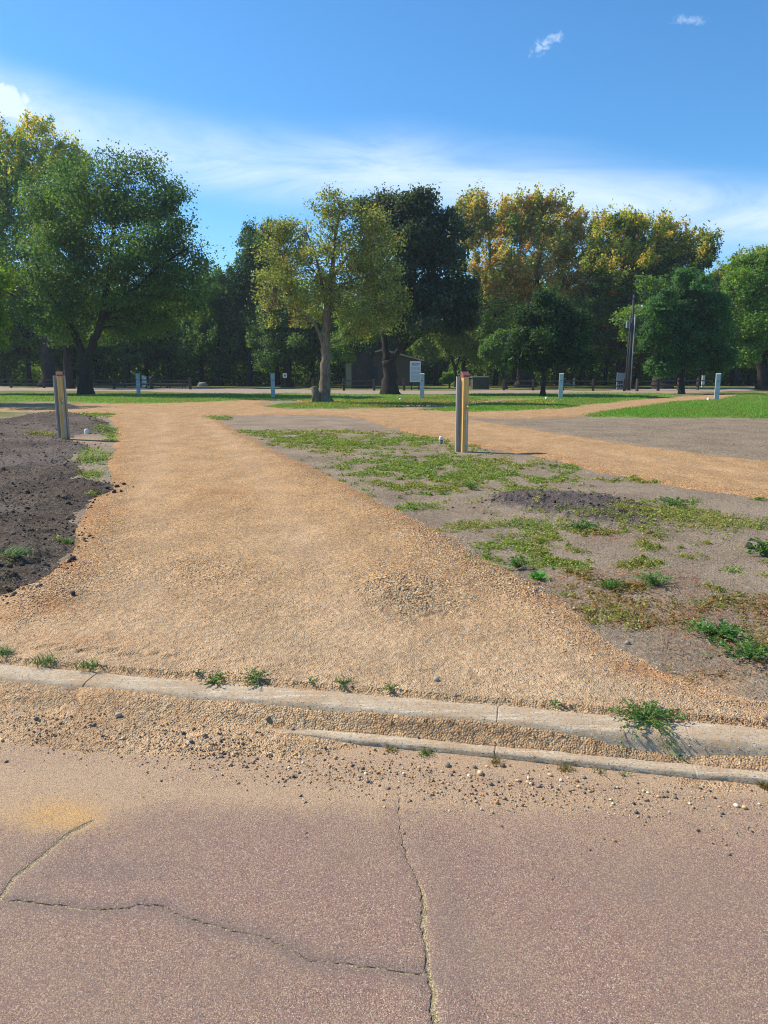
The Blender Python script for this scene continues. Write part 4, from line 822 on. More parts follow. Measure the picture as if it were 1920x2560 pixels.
stone(GD(1240, 1315), 0.022, srgb(216, 186, 146), 'pale stone on the gravel edge beside rusty weeds', seed=310)
stone(GD(1655, 1560), 0.04, srgb(148, 126, 100), 'brown stone at the right edge of the photograph above the kerb', seed=311)
stone(GD(1620, 1180), 0.09, srgb(70, 60, 54), 'dark earth clod lying alone on grey soil at the right', 'soil clod', seed=312, name='soil_clod', mat='clod', rough=0.4)
for k, (x, y, s_, lb) in enumerate([(268, 1050, .05, 'outermost dark clod on the gravel by the topsoil'), (252, 1054, .055, 'dark clod next to the outermost one'), (232, 1058, .06, 'dark clod in the middle of the short row on gravel'), (247, 1067, .06, 'dark clod on the near side of the row on gravel'), (262, 1066, .04, 'small dark clod on the near right of the row'),
        (158, 1212, .06, 'dark lump at the edge of gravel beside the green tuft'), (150, 1217, .035, 'small dark lump below the larger one at the gravel edge'), (158, 1296, .04, 'long dark lump on the gravel at the lower left')]):
    stone(GD(x, y), s_, srgb(78, 68, 62), lb, 'soil clod', 'dark clods strewn on the gravel', 320 + k, name='soil_clod', mat='clod', rough=0.45)

# ---------------------------------------------------------------- hook-up posts
def wood_pedestal(at, rz, label, h=1.33, off=0.0, both=True):
    z = float(any_z(np.array([at[0]]), np.array([at[1]]))[0]); root = empty('utility_pedestal', (at[0], at[1], z - 0.02), rz)
    m = MB(); m.box(-0.052, 0.052, -0.07, 0.072, -0.3, h + 0.055, 0.004); m.build('wood_post', M['newwood'], root)
    c = MB(); a = 0.062                                            # cap with a face sloping towards the front
    c.loft([[(-a, -0.082, h + 0.03), (a, -0.082, h + 0.03), (a, 0.064, h + 0.03), (-a, 0.064, h + 0.03)], [(-a, -0.082, h + 0.062), (a, -0.082, h + 0.062), (a, 0.064, h + 0.062), (-a, 0.064, h + 0.062)],
            [(-a, 0.0, h + 0.125), (a, 0.0, h + 0.125), (a, 0.064, h + 0.125), (-a, 0.064, h + 0.125)]]); c.build('cap', M['redcap'], root)
    g = MB(); x0, x1 = -0.125 + off, (0.118 if both else 0.075) + off
    g.box(x0, x1, 0.075, 0.083, -0.3, h + 0.04); g.box(x0, x0 + 0.006, 0.045, 0.073, -0.3, h + 0.04); g.box(x0 + 0.0075, x0 + 0.03, 0.045, 0.051, -0.3, h + 0.04)
    g.box(x1 - 0.006, x1, 0.045, 0.073, -0.3, h + 0.035); g.box(x1 - 0.034, x1 - 0.0075, 0.045, 0.051, -0.3, h + 0.035)
    g.build('metal_channel', M['galv'], root)
    p = MB(); p.tube([(0.018, -0.088, -0.2), (0.018, -0.088, 0.82)], 0.009, 10); pr = p.build('riser_pipe', M['galv'], root, True)
    for zc in (0.12, 0.58): MB().box(-0.012, 0.048, -0.104, -0.0715, zc, zc + 0.016, 0.002).build('pipe_clamp', M['galv'], root)
    f = MB(); f.tube([(0.018, -0.088, 0.822), (0.018, -0.088, 0.87)], [0.013, 0.014], 10); f.tube([(0.018, -0.098, 0.85), (0.018, -0.145, 0.845), (0.018, -0.16, 0.81)], [0.009, 0.010, 0.012], 10)
    f.tube([(0.018, -0.088, 0.871), (0.018, -0.088, 0.90)], 0.006, 8); f.tube([(-0.008, -0.088, 0.905), (0.044, -0.088, 0.905)], 0.006, 8); f.build('faucet', M['brass'], root, True)
    return tag(root, label, 'hookup post', 'wooden hookup posts')
wood_pedestal(G(161, 1098), R(27), 'wooden hookup post with metal channel standing in the dark topsoil', both=True)
wood_pedestal(G(1159, 1128), R(14), 'wooden hookup post with red cap standing on grey soil beside a white capped pipe', off=-0.012, both=False)
def grey_pedestal(at, label, rz=0.0, h=1.36, cap=True, w_=0.22):
    root = empty('power_pedestal', (at[0], at[1], 0.0), rz); w2 = w_ / 2
    MB().box(-w2, w2, -0.08, 0.08, -0.2, 0.36, 0.006).build('base', M['greymetal'], root)
    MB().box(-w2 - 0.004, w2 + 0.004, -0.086, 0.084, 0.363, h - 0.05, 0.006).build('housing', M['greymetal'], root)
    MB().loft([[(-w2 - .012, -.098, h - .047), (w2 + .012, -.098, h - .047), (w2 + .012, .09, h - .047), (-w2 - .012, .09, h - .047)], [(-w2 - .012, -.098, h - .01), (w2 + .012, -.098, h - .01), (w2 + .012, .09, h - .01), (-w2 - .012, .09, h - .01)],
               [(-w2 + .01, -.07, h + .01), (w2 - .01, -.07, h + .01), (w2 - .01, .07, h + .01), (-w2 + .01, .07, h + .01)]]).build('cap', M['pvc'] if cap else M['greymetal'], root)
    d = MB().box(-w2 + .015, w2 - .015, -0.100, -0.0885, h - 0.40, h - 0.08, 0.004).build('outlet_door', M['greymetal'], root)
    MB().box(-0.05, 0.05, -0.112, -0.1025, h - 0.39, h - 0.365).build('handle', M['darkmetal'], d)
    MB().box(-w2 + .01, w2 - .01, -0.0945, -0.088, 0.66, 0.68).build('seam_strip', M['pvc'], root)
    return tag(root, label, 'power pedestal', 'grey power pedestals')
for (x, y, lb, rz, cp) in [(347, 988, 'blue-grey power pedestal standing right of the big fork-trunked tree', .2, False), (683, 995, 'blue-grey power pedestal left of the slim pale-barked tree', .15, False),
                      (1055, 998, 'grey power pedestal in front of the white notice board', -.1, True), (1401, 998, 'grey power pedestal beside the small round dark tree', -.2, True), (1791, 1001, 'grey power pedestal rising from the bright lawn at the far right', -.3, True)]:
    grey_pedestal(G(x, y), lb, rz, cap=cp)
def pipe_cap(at, label, h, r, base=0.5, tilt=0):
    z = float(any_z(np.array([at[0]]), np.array([at[1]]))[0]); root = empty('sewer_cap', (at[0], at[1], z)); root.rotation_euler = (tilt, 0, 0)
    if base: MB().lathe([(r * .92, -0.1), (r * .92, h * base)], 20).build('pipe', M['pvcbase'], root, True)
    MB().lathe([(r * .96, h * base + .002 - (0 if base else .05)), (r * 1.0, h * base + .006), (r * 1.0, h * .72), (r * .93, h * .75), (r * .93, h * .80), (r * .80, h * .9), (r * .45, h), (0.001, h * 1.01)], 20).build('cap', M['pvc'], root, True)
    return tag(root, label, 'pipe cap', 'capped sewer pipes')
pipe_cap(G(1102, 1108), 'white capped pipe on a grey-green stub left of the middle wooden post', 0.155, 0.043)
pipe_cap(G(217, 1083), 'round white pipe cap in the grass right of the left wooden post', 0.12, 0.052, 0.0)
pipe_cap(G(1366, 999.5), 'small white pipe cap just left of the pedestal by the round tree', 0.16, 0.07, 0)
pipe_cap(G(1771, 1002.5), 'white pipe cap on the bright lawn beside its pedestal', 0.17, 0.08, 0)
pipe_cap(G(1001, 1001), 'tiny pale pipe cap on shaded lawn left of the notice board pedestal', 0.12, 0.07, 0)

# ---------------------------------------------------------------- fences
def fence(x0, y0, x1, y1, n, label, h=0.95, rails=(0.42, 0.78)):
    a = np.array(G(x0, y0)); b = np.array(G(x1, y1)); L = np.linalg.norm(b - a); ang = math.atan2(b[1] - a[1], b[0] - a[0]); root = empty('rail_fence', (a[0], a[1], 0), ang)
    r = random.Random(int(x0) + 7)
    for k in range(n + 1):
        x = L * k / n; MB().box(x - .09, x + .09, -.09, .09, -.2, h + r.uniform(-.05, .06), .02).build('fence_post', M['oldwood'], root)
    for k in range(n):
        for z in rails: 
            xa, xb = L * k / n, L * (k + 1) / n; j = [r.uniform(-.03, .03) for _ in range(4)]
            MB().loft([[(xa + .092, -.03, z + j[0] - .045), (xa + .092, .03, z + j[0] - .045), (xa + .092, .03, z + j[0] + .045), (xa + .092, -.03, z + j[0] + .045)], [(xb - .092, -.03, z + j[1] - .045), (xb - .092, .03, z + j[1] - .045), (xb - .092, .03, z + j[1] + .045), (xb - .092, -.03, z + j[1] + .045)]]).build('rail', M['oldwood'], root)
    return tag(root, label, 'fence', 'split rail fences')
fence(-340, 967, 476, 974.5, 10, 'long dark rail fence behind the trees at the left, ending by the boulder')
fence(783, 978, 1010, 977, 3, 'short rail fence in front of the brown building')
fence(1260, 977, 1560, 979, 4, 'rail fence between the thick trunk and the utility pole')
fence(1592, 979, 1790, 975, 4, 'rail fence right of the utility pole, behind the round linden')

# ---------------------------------------------------------------- building, boards, pole, tables and the rest
BY = 84.0
def bx_(px): return A(px, 958, BY)[0]
xl, xr = bx_(865), bx_(1050); wz = A(900, 902, BY)[2]; az = A(945, 877, BY)[2]; xm = (xl + xr) / 2; hw = (xr - xl) / 2
root = empty('toilet_building', (xm, BY, 0))
MB().loft([[(-hw, 0, -.3), (hw, 0, -.3), (hw, 0, wz), (0, 0, az), (-hw, 0, wz)], [(-hw, 9, -.3), (hw, 9, -.3), (hw, 9, wz), (0, 9, az), (-hw, 9, wz)]]).build('wall', M['wall'], root)
for sg, ex in ((-1, .62), (1, .35)):
    q = (az - wz) / hw; x1 = hw + ex; r_ = [(0, az + .03), (sg * x1, az + .03 - q * x1), (sg * x1, az + .21 - q * x1), (0, az + .21)]
    MB().loft([[(x + sg * .001, -.7, z) for x, z in r_], [(x + sg * .001, 9.6, z) for x, z in r_]]).build('roof', M['roof'], root)
    r2 = [(sg * .002, az + .02 - .0), (sg * x1, az + .02 - q * x1), (sg * x1, az + .19 - q * x1), (sg * .002, az + .19)]
    MB().loft([[(x, -.745, z) for x, z in r2], [(x, -.703, z) for x, z in r2]]).build('fascia', M['pale'], root)
MB().box(-hw - .03, -hw + .62, -.03, -.003, 0, wz - .22).build('corner_panel', M['pale'], root)
MB().box(-hw + 2.6, -hw + 3.6, -.02, -.003, 0, 2.1).build('door', M['darkmetal'], root)
tag(root, 'low brown gabled building half hidden behind the big dark trunk', 'building')
by_ = 63.0; x0, _, zt = A(1025, 903, by_); x1, _, zb = A(1051.5, 955, by_)
root = empty('notice_board', ((x0 + x1) / 2, by_, 0), 0.0); hw = (x1 - x0) / 2
MB().box(-hw, hw, -.03, .0, zb, zt, .008).build('board', M['signwhite'], root)
for s in (-1, 1): MB().box(s * hw * .7 - .05, s * hw * .7 + .05, .003, .1, -.2, zt - .1).build('leg', M['oldwood'], root)
t = MB(); r = random.Random(4)
for k in range(24):
    z = zt - .12 - k * (zt - zb - .2) / 24; big = k in (1, 2, 4)
    if k in (0, 3, 5, 10, 16): continue
    x = -hw * (.85 if not big else .7)
    while x < hw * (.8 if not big else .6):
        w2 = r.uniform(.05, .16) * (1.2 if big else 1); t.box(x, min(x + w2, hw * .85), -.036, -.032, z - (.022 if big else .010), z + (.022 if big else .010)); x += w2 + .025
t.build('lettering', M['signtext'], root)
tag(root, 'tall white notice board with rows of small print beside the building', 'notice board')
p = G(713, 974); root = empty('small_sign', (*p, 0)); MB().box(-.025, .025, -.02, .02, -.2, 1.02).build('leg', M['darkmetal'], root); MB().box(-.16, .16, -.045, -.023, 1.0, 1.36, .004).build('sign_plate', M['signwhite'], root)
MB().box(-.09, .09, -.051, -.047, 1.09, 1.26).build('emblem', M['redcap'], root)
tag(root, 'small square white sign on a thin dark post', 'sign')
# boulder
r = np.random.default_rng(3); v = SV * np.array([.56, .45, .62]); v[:, 2] = np.clip(v[:, 2], -.3, .42); v = v * (1 + r.uniform(-.05, .05, (len(v), 1))); o = mesh('boulder', v, SF, M['rock'], None, None, True); o.location = (*G(507, 966), 0.0); tag(o, 'pale flat-topped boulder on the grass edge right of the picnic tables', 'boulder')
r = np.random.default_rng(8); v = SV * np.array([.5, .4, .34]); v = v * (1 + r.uniform(-.06, .06, (len(v), 1))); o = mesh('boulder', v, SF, M['rock'], None, None, True); o.location = (*G(1417, 965), 0.1); tag(o, 'small pale rock under the trees right of the middle pedestal', 'boulder')
# board bin right of the middle post
p = A(1199, 972, 66.0); root = empty('board_enclosure', (p[0], 66.0, 0), 0.12)
for k in range(9): MB().box(-.74 + k * .165, -.59 + k * .165, -.5, -.46, 0, .92 + (k % 3) * .015, .004).build('board', M['boxwood'], root)
MB().box(-.70, -.66, -.457, .5, 0, .9).build('side_panel', M['boxwood'], root); MB().box(.66, .70, -.457, .5, 0, .9).build('side_panel', M['boxwood'], root)
MB().loft([[(-.8, -.6, .96), (.8, -.6, .96), (.8, .6, .96), (-.8, .6, .96)], [(-.78, -.55, 1.04), (.78, -.55, 1.04), (.78, .55, 1.1), (-.78, .55, 1.1)]]).build('lid', M['boxwood'], root)
tag(root, 'grey board-sided bin in the shade right of the middle wooden post', 'bin')
# electrical rack and utility pole
ey = 60.5; x0, _, zt = A(1543, 931, ey); x1, _, _ = A(1567, 931, ey); xm = (x0 + x1) / 2; root = empty('electrical_rack', (xm, ey, 0)); hw = (x1 - x0) / 2
MB().box(-hw, -hw + .1, -.05, .05, -.2, zt).build('post', M['cabinet'], root); MB().box(hw - .1, hw, -.05, .05, -.2, zt).build('post', M['cabinet'], root)
MB().box(-hw + .12, hw - .12, -.14, .06, zt - .75, zt - .05, .01).build('cabinet', M['cabinet'], root)
for k in range(4): MB().tube([(-.21 + k * .14, 0, -.1), (-.21 + k * .14, 0, zt - .755)], .028, 8).build('conduit', M['cabinet'], root, True)
MB().box(-hw + .103, hw - .103, -.03, .03, .45, .52).build('crossbar', M['cabinet'], root)
tag(root, 'blue-grey electrical rack with vertical conduits beside the utility pole', 'electrical rack')
def pole(pb, pt, Y, r0, r1, h2, label, lamp):
    b = A(*pb, Y); t_ = A(*pt, Y); root = empty('utility_pole', (b[0], Y, 0)); top = (t_[0] - b[0], 0, t_[2])
    MB().tube([(0, 0, -.3), tuple(c * .5 for c in top), top], [r0, (r0 + r1) / 2, r1], 12).build('pole', M['polewood'], root, True)
    if lamp:
        f = .80; MB().tube([(top[0] * f + .15, -.14, top[2] * f), (.12, -.16, 0)], .05, 8).build('conduit', M['cabinet'], root, True)
        MB().box(top[0] * .72 - .46, top[0] * .72 - .19, -.16, .1, top[2] * .66, top[2] * .73, .02).build('meter_box', M['cabinet'], root)
        MB().tube([(top[0] * .9 + .11, -.05, top[2] * .85), (top[0] * .9 + .7, -.05, top[2] * .90)], .035, 8).build('lamp_arm', M['cabinet'], root, True)
        MB().lathe([(.05, 0), (.17, -.08), (.16, -.2), (.08, -.26)], 12, (0, 0)).build('lamp', M['pvc'], root, True).location = (top[0] * .9 + .75, -.05, top[2] * .90)
        MB().box(top[0] - .45, top[0] + .12, -.18, -.11, top[2] - .35, top[2] - .25).build('crossarm', M['polewood'], root)
    return tag(root, label, 'utility pole')
pole((1570, 978), (1585, 737), 59.0, .135, .075, 0, 'tall leaning utility pole with a lamp arm in front of the trees', True)
pole((1562, 978), (1578, 782), 58.2, .075, .06, 0, 'shorter dark pole leaning against the tall utility pole', False)
# picnic tables
def table(at, rz, label):
    root = empty('picnic_table', (*at, 0), rz)
    MB().box(-.95, .95, -.37, .37, .72, .77, .01).build('tabletop', M['tablewood'], root)
    for s in (-1, 1):
        MB().box(-.95, .95, s * .72 - .13, s * .72 + .13, .43, .47, .01).build('bench', M['tablewood'], root)
        for e in (-.7, .7):
            m = MB(); m.loft([[(e - .04, s * .75 - .05, 0), (e + .04, s * .75 - .05, 0), (e + .04, s * .75 + .05, 0), (e - .04, s * .75 + .05, 0)], [(e - .04, s * .25 - .05, .715), (e + .04, s * .25 - .05, .715), (e + .04, s * .25 + .05, .715), (e - .04, s * .25 + .05, .715)]])
            m.build('leg', M['darkmetal'], root)
    return tag(root, label, 'picnic table', 'picnic tables in the shade')
table(G(440, 971.5), .1, 'picnic table nearest the boulder, under the dark trees'); table(G(392, 971), -.15, 'picnic table in the middle of the shaded row'); table(G(332, 970.5), .3, 'picnic table leftmost of the shaded row, by the blue-grey pedestal')
def marker(px, py, top, Y, label, rr=.09):
    x, _, zt = A(px, top, Y); root = empty('marker_post', (x, Y, 0)); MB().box(-rr, rr, -.07, .07, -.2, zt - .06, .01).build('post', M['pvc'], root); MB().box(-rr - .02, rr + .02, -.09, .09, zt - .058, zt, .01).build('cap', M['greymetal'], root)
    return tag(root, label, 'marker post', 'pale posts far under the trees')
marker(357, 960, 938, 74, 'pale post just right of the leftmost pedestal', .1); marker(363, 960, 940, 78, 'pale post second from the leftmost pedestal', .1); marker(376, 960, 941, 82, 'pale blue post behind the picnic tables', .1)
marker(1759, 962, 938, 76, 'white banded post seen under the round linden', .14); marker(1710, 962, 943, 88, 'dim pale post left of the white banded one', .1)
marker(1435, 970, 945, 80, 'dim grey post right of the middle pedestal', .1)

# ---------------------------------------------------------------- trees
def crown_leaves(cl, dirs, n, leaf, rr, pal_f, style, rgx):
    """cl: cluster centres, dirs: outward directions, rr: cluster radius"""
    m_ = len(cl); pick = rgx.integers(0, m_, n); g = np.clip(rgx.normal(size=(n, 3)), -1.5, 1.5) * rr[pick][:, None]
    if style == 'spray': g *= np.array([.62, .62, .30]); g += dirs[pick] * (np.clip(np.abs(rgx.normal(0, .4, n)), 0, .8) * rr[pick])[:, None]
    elif style == 'spike': g *= np.array([.27, .27, .34]); up = dirs[pick] * .6 + np.array([0.34, 0, .62]); g += up * (rgx.uniform(-.8, .95, n) * rr[pick])[:, None]; g[:, :2] *= np.clip(1.1 - 0.3 * g[:, 2:3] / rr[pick][:, None], .3, 1.2)
    elif style == 'sparse': g *= np.array([.62, .62, .45])
    else: g *= np.array([.46, .46, .36])
    C = cl[pick] + g; out = dirs[pick]
    D = rgx.normal(size=(n, 3)) * .8 + out * .7; 
    if style in ('spray', 'round'): D[:, 2] -= .35
    gu = g / (np.linalg.norm(g, axis=1, keepdims=True) + 1e-6)
    Nn = rgx.normal(size=(n, 3)) * .6 + gu * .55 + out * .4 + np.array([0, 0, .7])
    L = leaf * rgx.uniform(.65, 1.35, n); V_, Q_ = leaf_quads(C, D, Nn, L, L * rgx.uniform(.5, .8, n))
    return V_, Q_, np.repeat(pal_f(C, pick, rgx), 4, 0)
def limb_tubes(paths, n=8):
    m = MB()
    for pts, r in paths: m.tube(pts, r, n, True)
    return m
def smooth_path(pts, r0, r1, seg=4, wob_=0.0, rnd=None):
    P_ = [np.array(p, float) for p in pts]; out = []; m_ = len(P_) - 1
    for i in range(m_):
        p0 = P_[max(i - 1, 0)]; p1 = P_[i]; p2 = P_[i + 1]; p3 = P_[min(i + 2, m_)]
        for k in range(seg):
            t_ = k / seg; q = .5 * ((2 * p1) + (-p0 + p2) * t_ + (2 * p0 - 5 * p1 + 4 * p2 - p3) * t_ ** 2 + (-p0 + 3 * p1 - 3 * p2 + p3) * t_ ** 3)
            out.append(q + (rnd.normal(size=3) * wob_ if rnd is not None and (i + k) else 0))
    out.append(P_[-1]); n = len(out); return out, [r0 + (r1 - r0) * (k / (n - 1)) ** .8 for k in range(n)]
def tree(name, base, Y, limbs, blobs, label, n=26000, leaf=.2, style='round', palf=None, bark='bark', ncl=260, rr=.55, group=None, seed=0, depth=1.0, twigs=True, cat='tree', shell=.62):
    """limbs: [(pixel path, r0, r1, depth at end)], blobs: [(px, py, rx px, ry px, depth offset m)]"""
    rx = np.random.default_rng(seed); b = A(*base, Y); bx0 = b[0]; root = empty(name, (bx0, Y, 0)); paths = []; nodes = []
    for k, (pts, r0, r1, de) in enumerate(limbs):
        q = []
        for j, (x, y) in enumerate(pts):
            yy_ = Y + de * (j / max(1, len(pts) - 1)) ** 1.2; a = A(x, y, yy_); z = a[2] if not (k == 0 and j == 0) else -.15; q.append((a[0] - bx0, yy_ - Y, z))
        pp, rad = smooth_path(q, r0, r1, 4, r0 * .10, rx)
        if k == 0: rad = [r_ * (1 + .6 * math.exp(-max(p_[2], 0) / (r0 * 1.3))) for r_, p_ in zip(rad, pp)]
        paths.append((pp, rad)); nodes += [(p_, r_) for p_, r_ in zip(pp, rad) if p_[2] > (A(base[0], base[1] - 60, Y)[2])]
    cl, dr, rr_ = [], [], []; tot = sum(bx[2] * bx[3] for bx in blobs); s_ = Y / F / math.cos(PITCH)
    big = blobs; blobs = []
    for (x, y, rx_, ry_, off) in big:
        blobs.append((x, y, rx_ * .86, ry_ * .86, off))
        if rx_ > 34 and style != 'spray' or rx_ > 60:
            for _ in range(6):
                a_ = rx.uniform(0, 6.28); q_ = rx.uniform(.24, .42); blobs.append((x + math.cos(a_) * rx_ * .86, y + math.sin(a_) * ry_ * .86, rx_ * q_, ry_ * q_ * rx.uniform(.7, 1.1), off + rx.normal() * rx_ * Y / F * .5))
    tot = sum(bx[2] * bx[3] for bx in blobs)
    for (x, y, rx_, ry_, off) in blobs:
        m_ = max(4, int(ncl * rx_ * ry_ / tot)); yy_ = Y + off; c = np.array(A(x, y, yy_)) - np.array([bx0, Y, 0]); a3 = np.array([rx_ * s_, rx_ * s_ * depth * .85, ry_ * s_])
        d = rx.normal(size=(m_, 3)); d /= np.linalg.norm(d, axis=1, keepdims=True); rad = rx.uniform(shell ** 3, 1.0, m_) ** (1 / 3)
        lob = rx.normal(size=(7, 3)); lob /= np.linalg.norm(lob, axis=1, keepdims=True); lf_ = .76 + .40 * np.max(np.clip(d @ lob.T, 0, 1) ** 6 * rx.uniform(.3, 1, 7), axis=1)
        cl.append(c + d * a3 * (rad * lf_)[:, None]); dr.append(d); rr_.append(rr * rx.uniform(.7, 1.35, m_))
        mi = max(1, m_ // 5); d = rx.normal(size=(mi, 3)); d /= np.linalg.norm(d, axis=1, keepdims=True)
        cl.append(c + d * a3 * rx.uniform(.1, .62, (mi, 1))); dr.append(d); rr_.append(rr * rx.uniform(1.3, 2.0, mi))
    cl, dr, rr_ = np.vstack(cl), np.vstack(dr), np.concatenate(rr_); ok = cl[:, 2] > .6; cl, dr, rr_ = cl[ok], dr[ok], rr_[ok]
    if twigs and nodes:
        NP = np.array([p_ for p_, _ in nodes]); NR = np.array([r_ for _, r_ in nodes]); lim2 = []
        order = np.argsort(np.linalg.norm(cl - NP.mean(0), axis=1))
        for ci in order:
            c = cl[ci]; v = c - NP; dist = np.linalg.norm(v, axis=1) + np.maximum(0, -(v[:, 2])) * 1.6; j = int(np.argmin(dist)); p0 = NP[j]; r0 = min(NR[j] * .62, .07); L_ = np.linalg.norm(c - p0)
            if L_ < .15: continue
            mid = (p0 + c) / 2 + rx.normal(size=3) * L_ * .09 + np.array([0, 0, L_ * .07]); lim2.append(([tuple(p0), tuple((p0 + mid) / 2), tuple(mid), tuple(c)], [r0, r0 * .8, r0 * .6, max(.008, r0 * .25)]))
            if r0 > .02: NP = np.vstack([NP, mid, (mid + c) / 2]); NR = np.concatenate([NR, [r0 * .8, r0 * .5]])
        mb = limb_tubes(paths, 10)
        for pts, r in lim2: mb.tube(pts, r, 4, False)
    else: mb = limb_tubes(paths, 10)
    mb.build('trunk', M[bark], root, True)
    V_, Q_, K = crown_leaves(cl, dr, int(n * (0.86 if style == 'sparse' else 1.5)), leaf * .97, rr_, palf, style, rx)
    mesh('crown', V_, Q_, M['leaf'], None, K, False, root)
    tag(root, label, cat, group); return root
def palette(cols, var=.28, top=None, topz=(8, 14), spot=None, spots=.2):
    cols = np.array([srgb(*c) for c in cols])
    def f(C, pick, rgx):
        n = len(C); m_ = pick.max() + 1; cv = rgx.integers(0, len(cols), m_); base = cols[cv][pick] * .6 + cols[rgx.integers(0, len(cols), n)] * .4
        if top is not None:
            tcol = np.array([srgb(*c) for c in top]); tcl = tcol[rgx.integers(0, len(tcol), m_)][pick]
            h = sm(C[:, 2], *topz) + fbm(C[:, 0] + 50, C[:, 2] + C[:, 1] * .5, .35, 3, 3) * 1.3 + rgx.uniform(-.22, .22, m_)[pick]
            base = np.where((rgx.uniform(0, 1, n) < sm(h, .44, .76) * .88)[:, None], tcl, base)
        if spot is not None:
            sp_ = np.array([srgb(*c) for c in spot]); on_ = rgx.uniform(0, 1, m_) < spots; base = np.where((on_[pick] & (rgx.uniform(0, 1, n) < .75))[:, None], sp_[rgx.integers(0, len(sp_), n)], base)
        return base * rgx.uniform(1 - var, 1 + var, (n, 1)) * rgx.uniform(.85, 1.15, m_)[pick][:, None]
    return f
DARKG = [(88, 118, 60), (100, 132, 68), (78, 108, 62)]
MIDG = [(108, 140, 62), (126, 158, 72), (96, 126, 60)]
LITG = [(104, 140, 50), (124, 156, 58), (88, 124, 48)]
# big fork-trunked tree at the left
tree('locust_tree', (214, 989), 48.0, [([(214, 989), (214, 940), (213, 900)], .40, .36, 0), ([(213, 905), (200, 868), (178, 815), (162, 760), (150, 690), (140, 600)], .30, .08, 1.5), ([(214, 905), (236, 850), (256, 790), (270, 700), (282, 600), (290, 500)], .31, .08, -1.5),
     ([(250, 810), (290, 765), (340, 720), (400, 665), (470, 620)], .17, .04, -2), ([(256, 790), (330, 760), (400, 735), (460, 720)], .12, .04, 2), ([(275, 690), (330, 640), (390, 560)], .13, .04, 2), ([(172, 790), (120, 730), (90, 660)], .14, .04, -2)],
     [(255, 470, 120, 75, 0), (350, 480, 95, 70, -1), (180, 540, 110, 90, 1), (300, 590, 150, 100, -1), (420, 560, 60, 70, 0), (430, 670, 70, 60, 0), (500, 628, 32, 34, -.5), (380, 660, 110, 80, -2), (150, 660, 95, 90, -1), (250, 690, 130, 80, 1), (120, 770, 70, 60, -1), (400, 770, 90, 50, 1),
      (470, 735, 45, 50, 0), (330, 800, 80, 40, 2), (200, 770, 80, 60, 2), (270, 410, 45, 22, 0), (345, 425, 40, 22, 0), (430, 480, 22, 22, 0)], 'big dark green fork-trunked tree spreading wide at the left', 52000, .17, 'spray', palette(DARKG + [(58, 90, 52)], .3, spot=[(96, 116, 48)], spots=.12), ncl=430, rr=.72, seed=11)
# tall yellow-topped maple behind it
tree('silver_maple', (122, 966), 78.0, [([(122, 966), (121, 900), (112, 830), (106, 770)], .72, .5, 0), ([(108, 800), (80, 700), (50, 560), (30, 420)], .36, .08, 2), ([(107, 790), (120, 650), (128, 520), (120, 400)], .38, .08, 0), ([(108, 800), (60, 760), (10, 720)], .22, .06, -3), ([(112, 800), (150, 740), (170, 660)], .22, .06, 3)],
     [(95, 385, 80, 90, 0), (10, 400, 90, 110, 0), (150, 430, 55, 70, 0), (60, 500, 130, 90, -2), (190, 440, 28, 60, 0), (20, 600, 120, 90, -2), (150, 560, 80, 80, 2), (-60, 520, 90, 160, 0), (60, 700, 120, 70, 0), (-40, 740, 100, 70, 0), (150, 700, 80, 60, 2), (210, 420, 14, 30, 0)], 'tallest tree at the far left, its top turning yellow', 52000, .27, 'spike',
     palette(MIDG + LITG, .25, top=[(190, 184, 78), (206, 186, 82), (152, 168, 72), (130, 156, 66)], topz=(17, 24)), ncl=1000, rr=.75, seed=12)
tree('maple_tree', (-120, 985), 50.0, [([(-120, 985), (-120, 800), (-110, 650)], .4, .2, 0), ([(-118, 850), (-60, 760), (0, 700)], .16, .05, 0)], [(-40, 720, 66, 70, 0), (-25, 830, 50, 48, 0), (-120, 620, 100, 90, 0), (-130, 760, 100, 100, 0)], 'sunlit lime green branches reaching in at the left edge', 15000, .22, 'round',
     palette([(128, 160, 44), (150, 176, 52), (104, 142, 42)], .2, spot=[(190, 170, 60)], spots=.15), ncl=200, rr=.6, seed=13)
tree('maple_tree', (-350, 1005), 35.5, [([(-350, 1007), (-348, 850), (-350, 700)], .35, .2, 0)], [(-350, 700, 200, 120, 0), (-330, 590, 180, 110, 0), (-400, 520, 170, 110, 1)], 'maple beyond the left edge of the photograph shading the grass', 14000, .24, 'round', palette(MIDG, .25), ncl=220, rr=.8, seed=43)
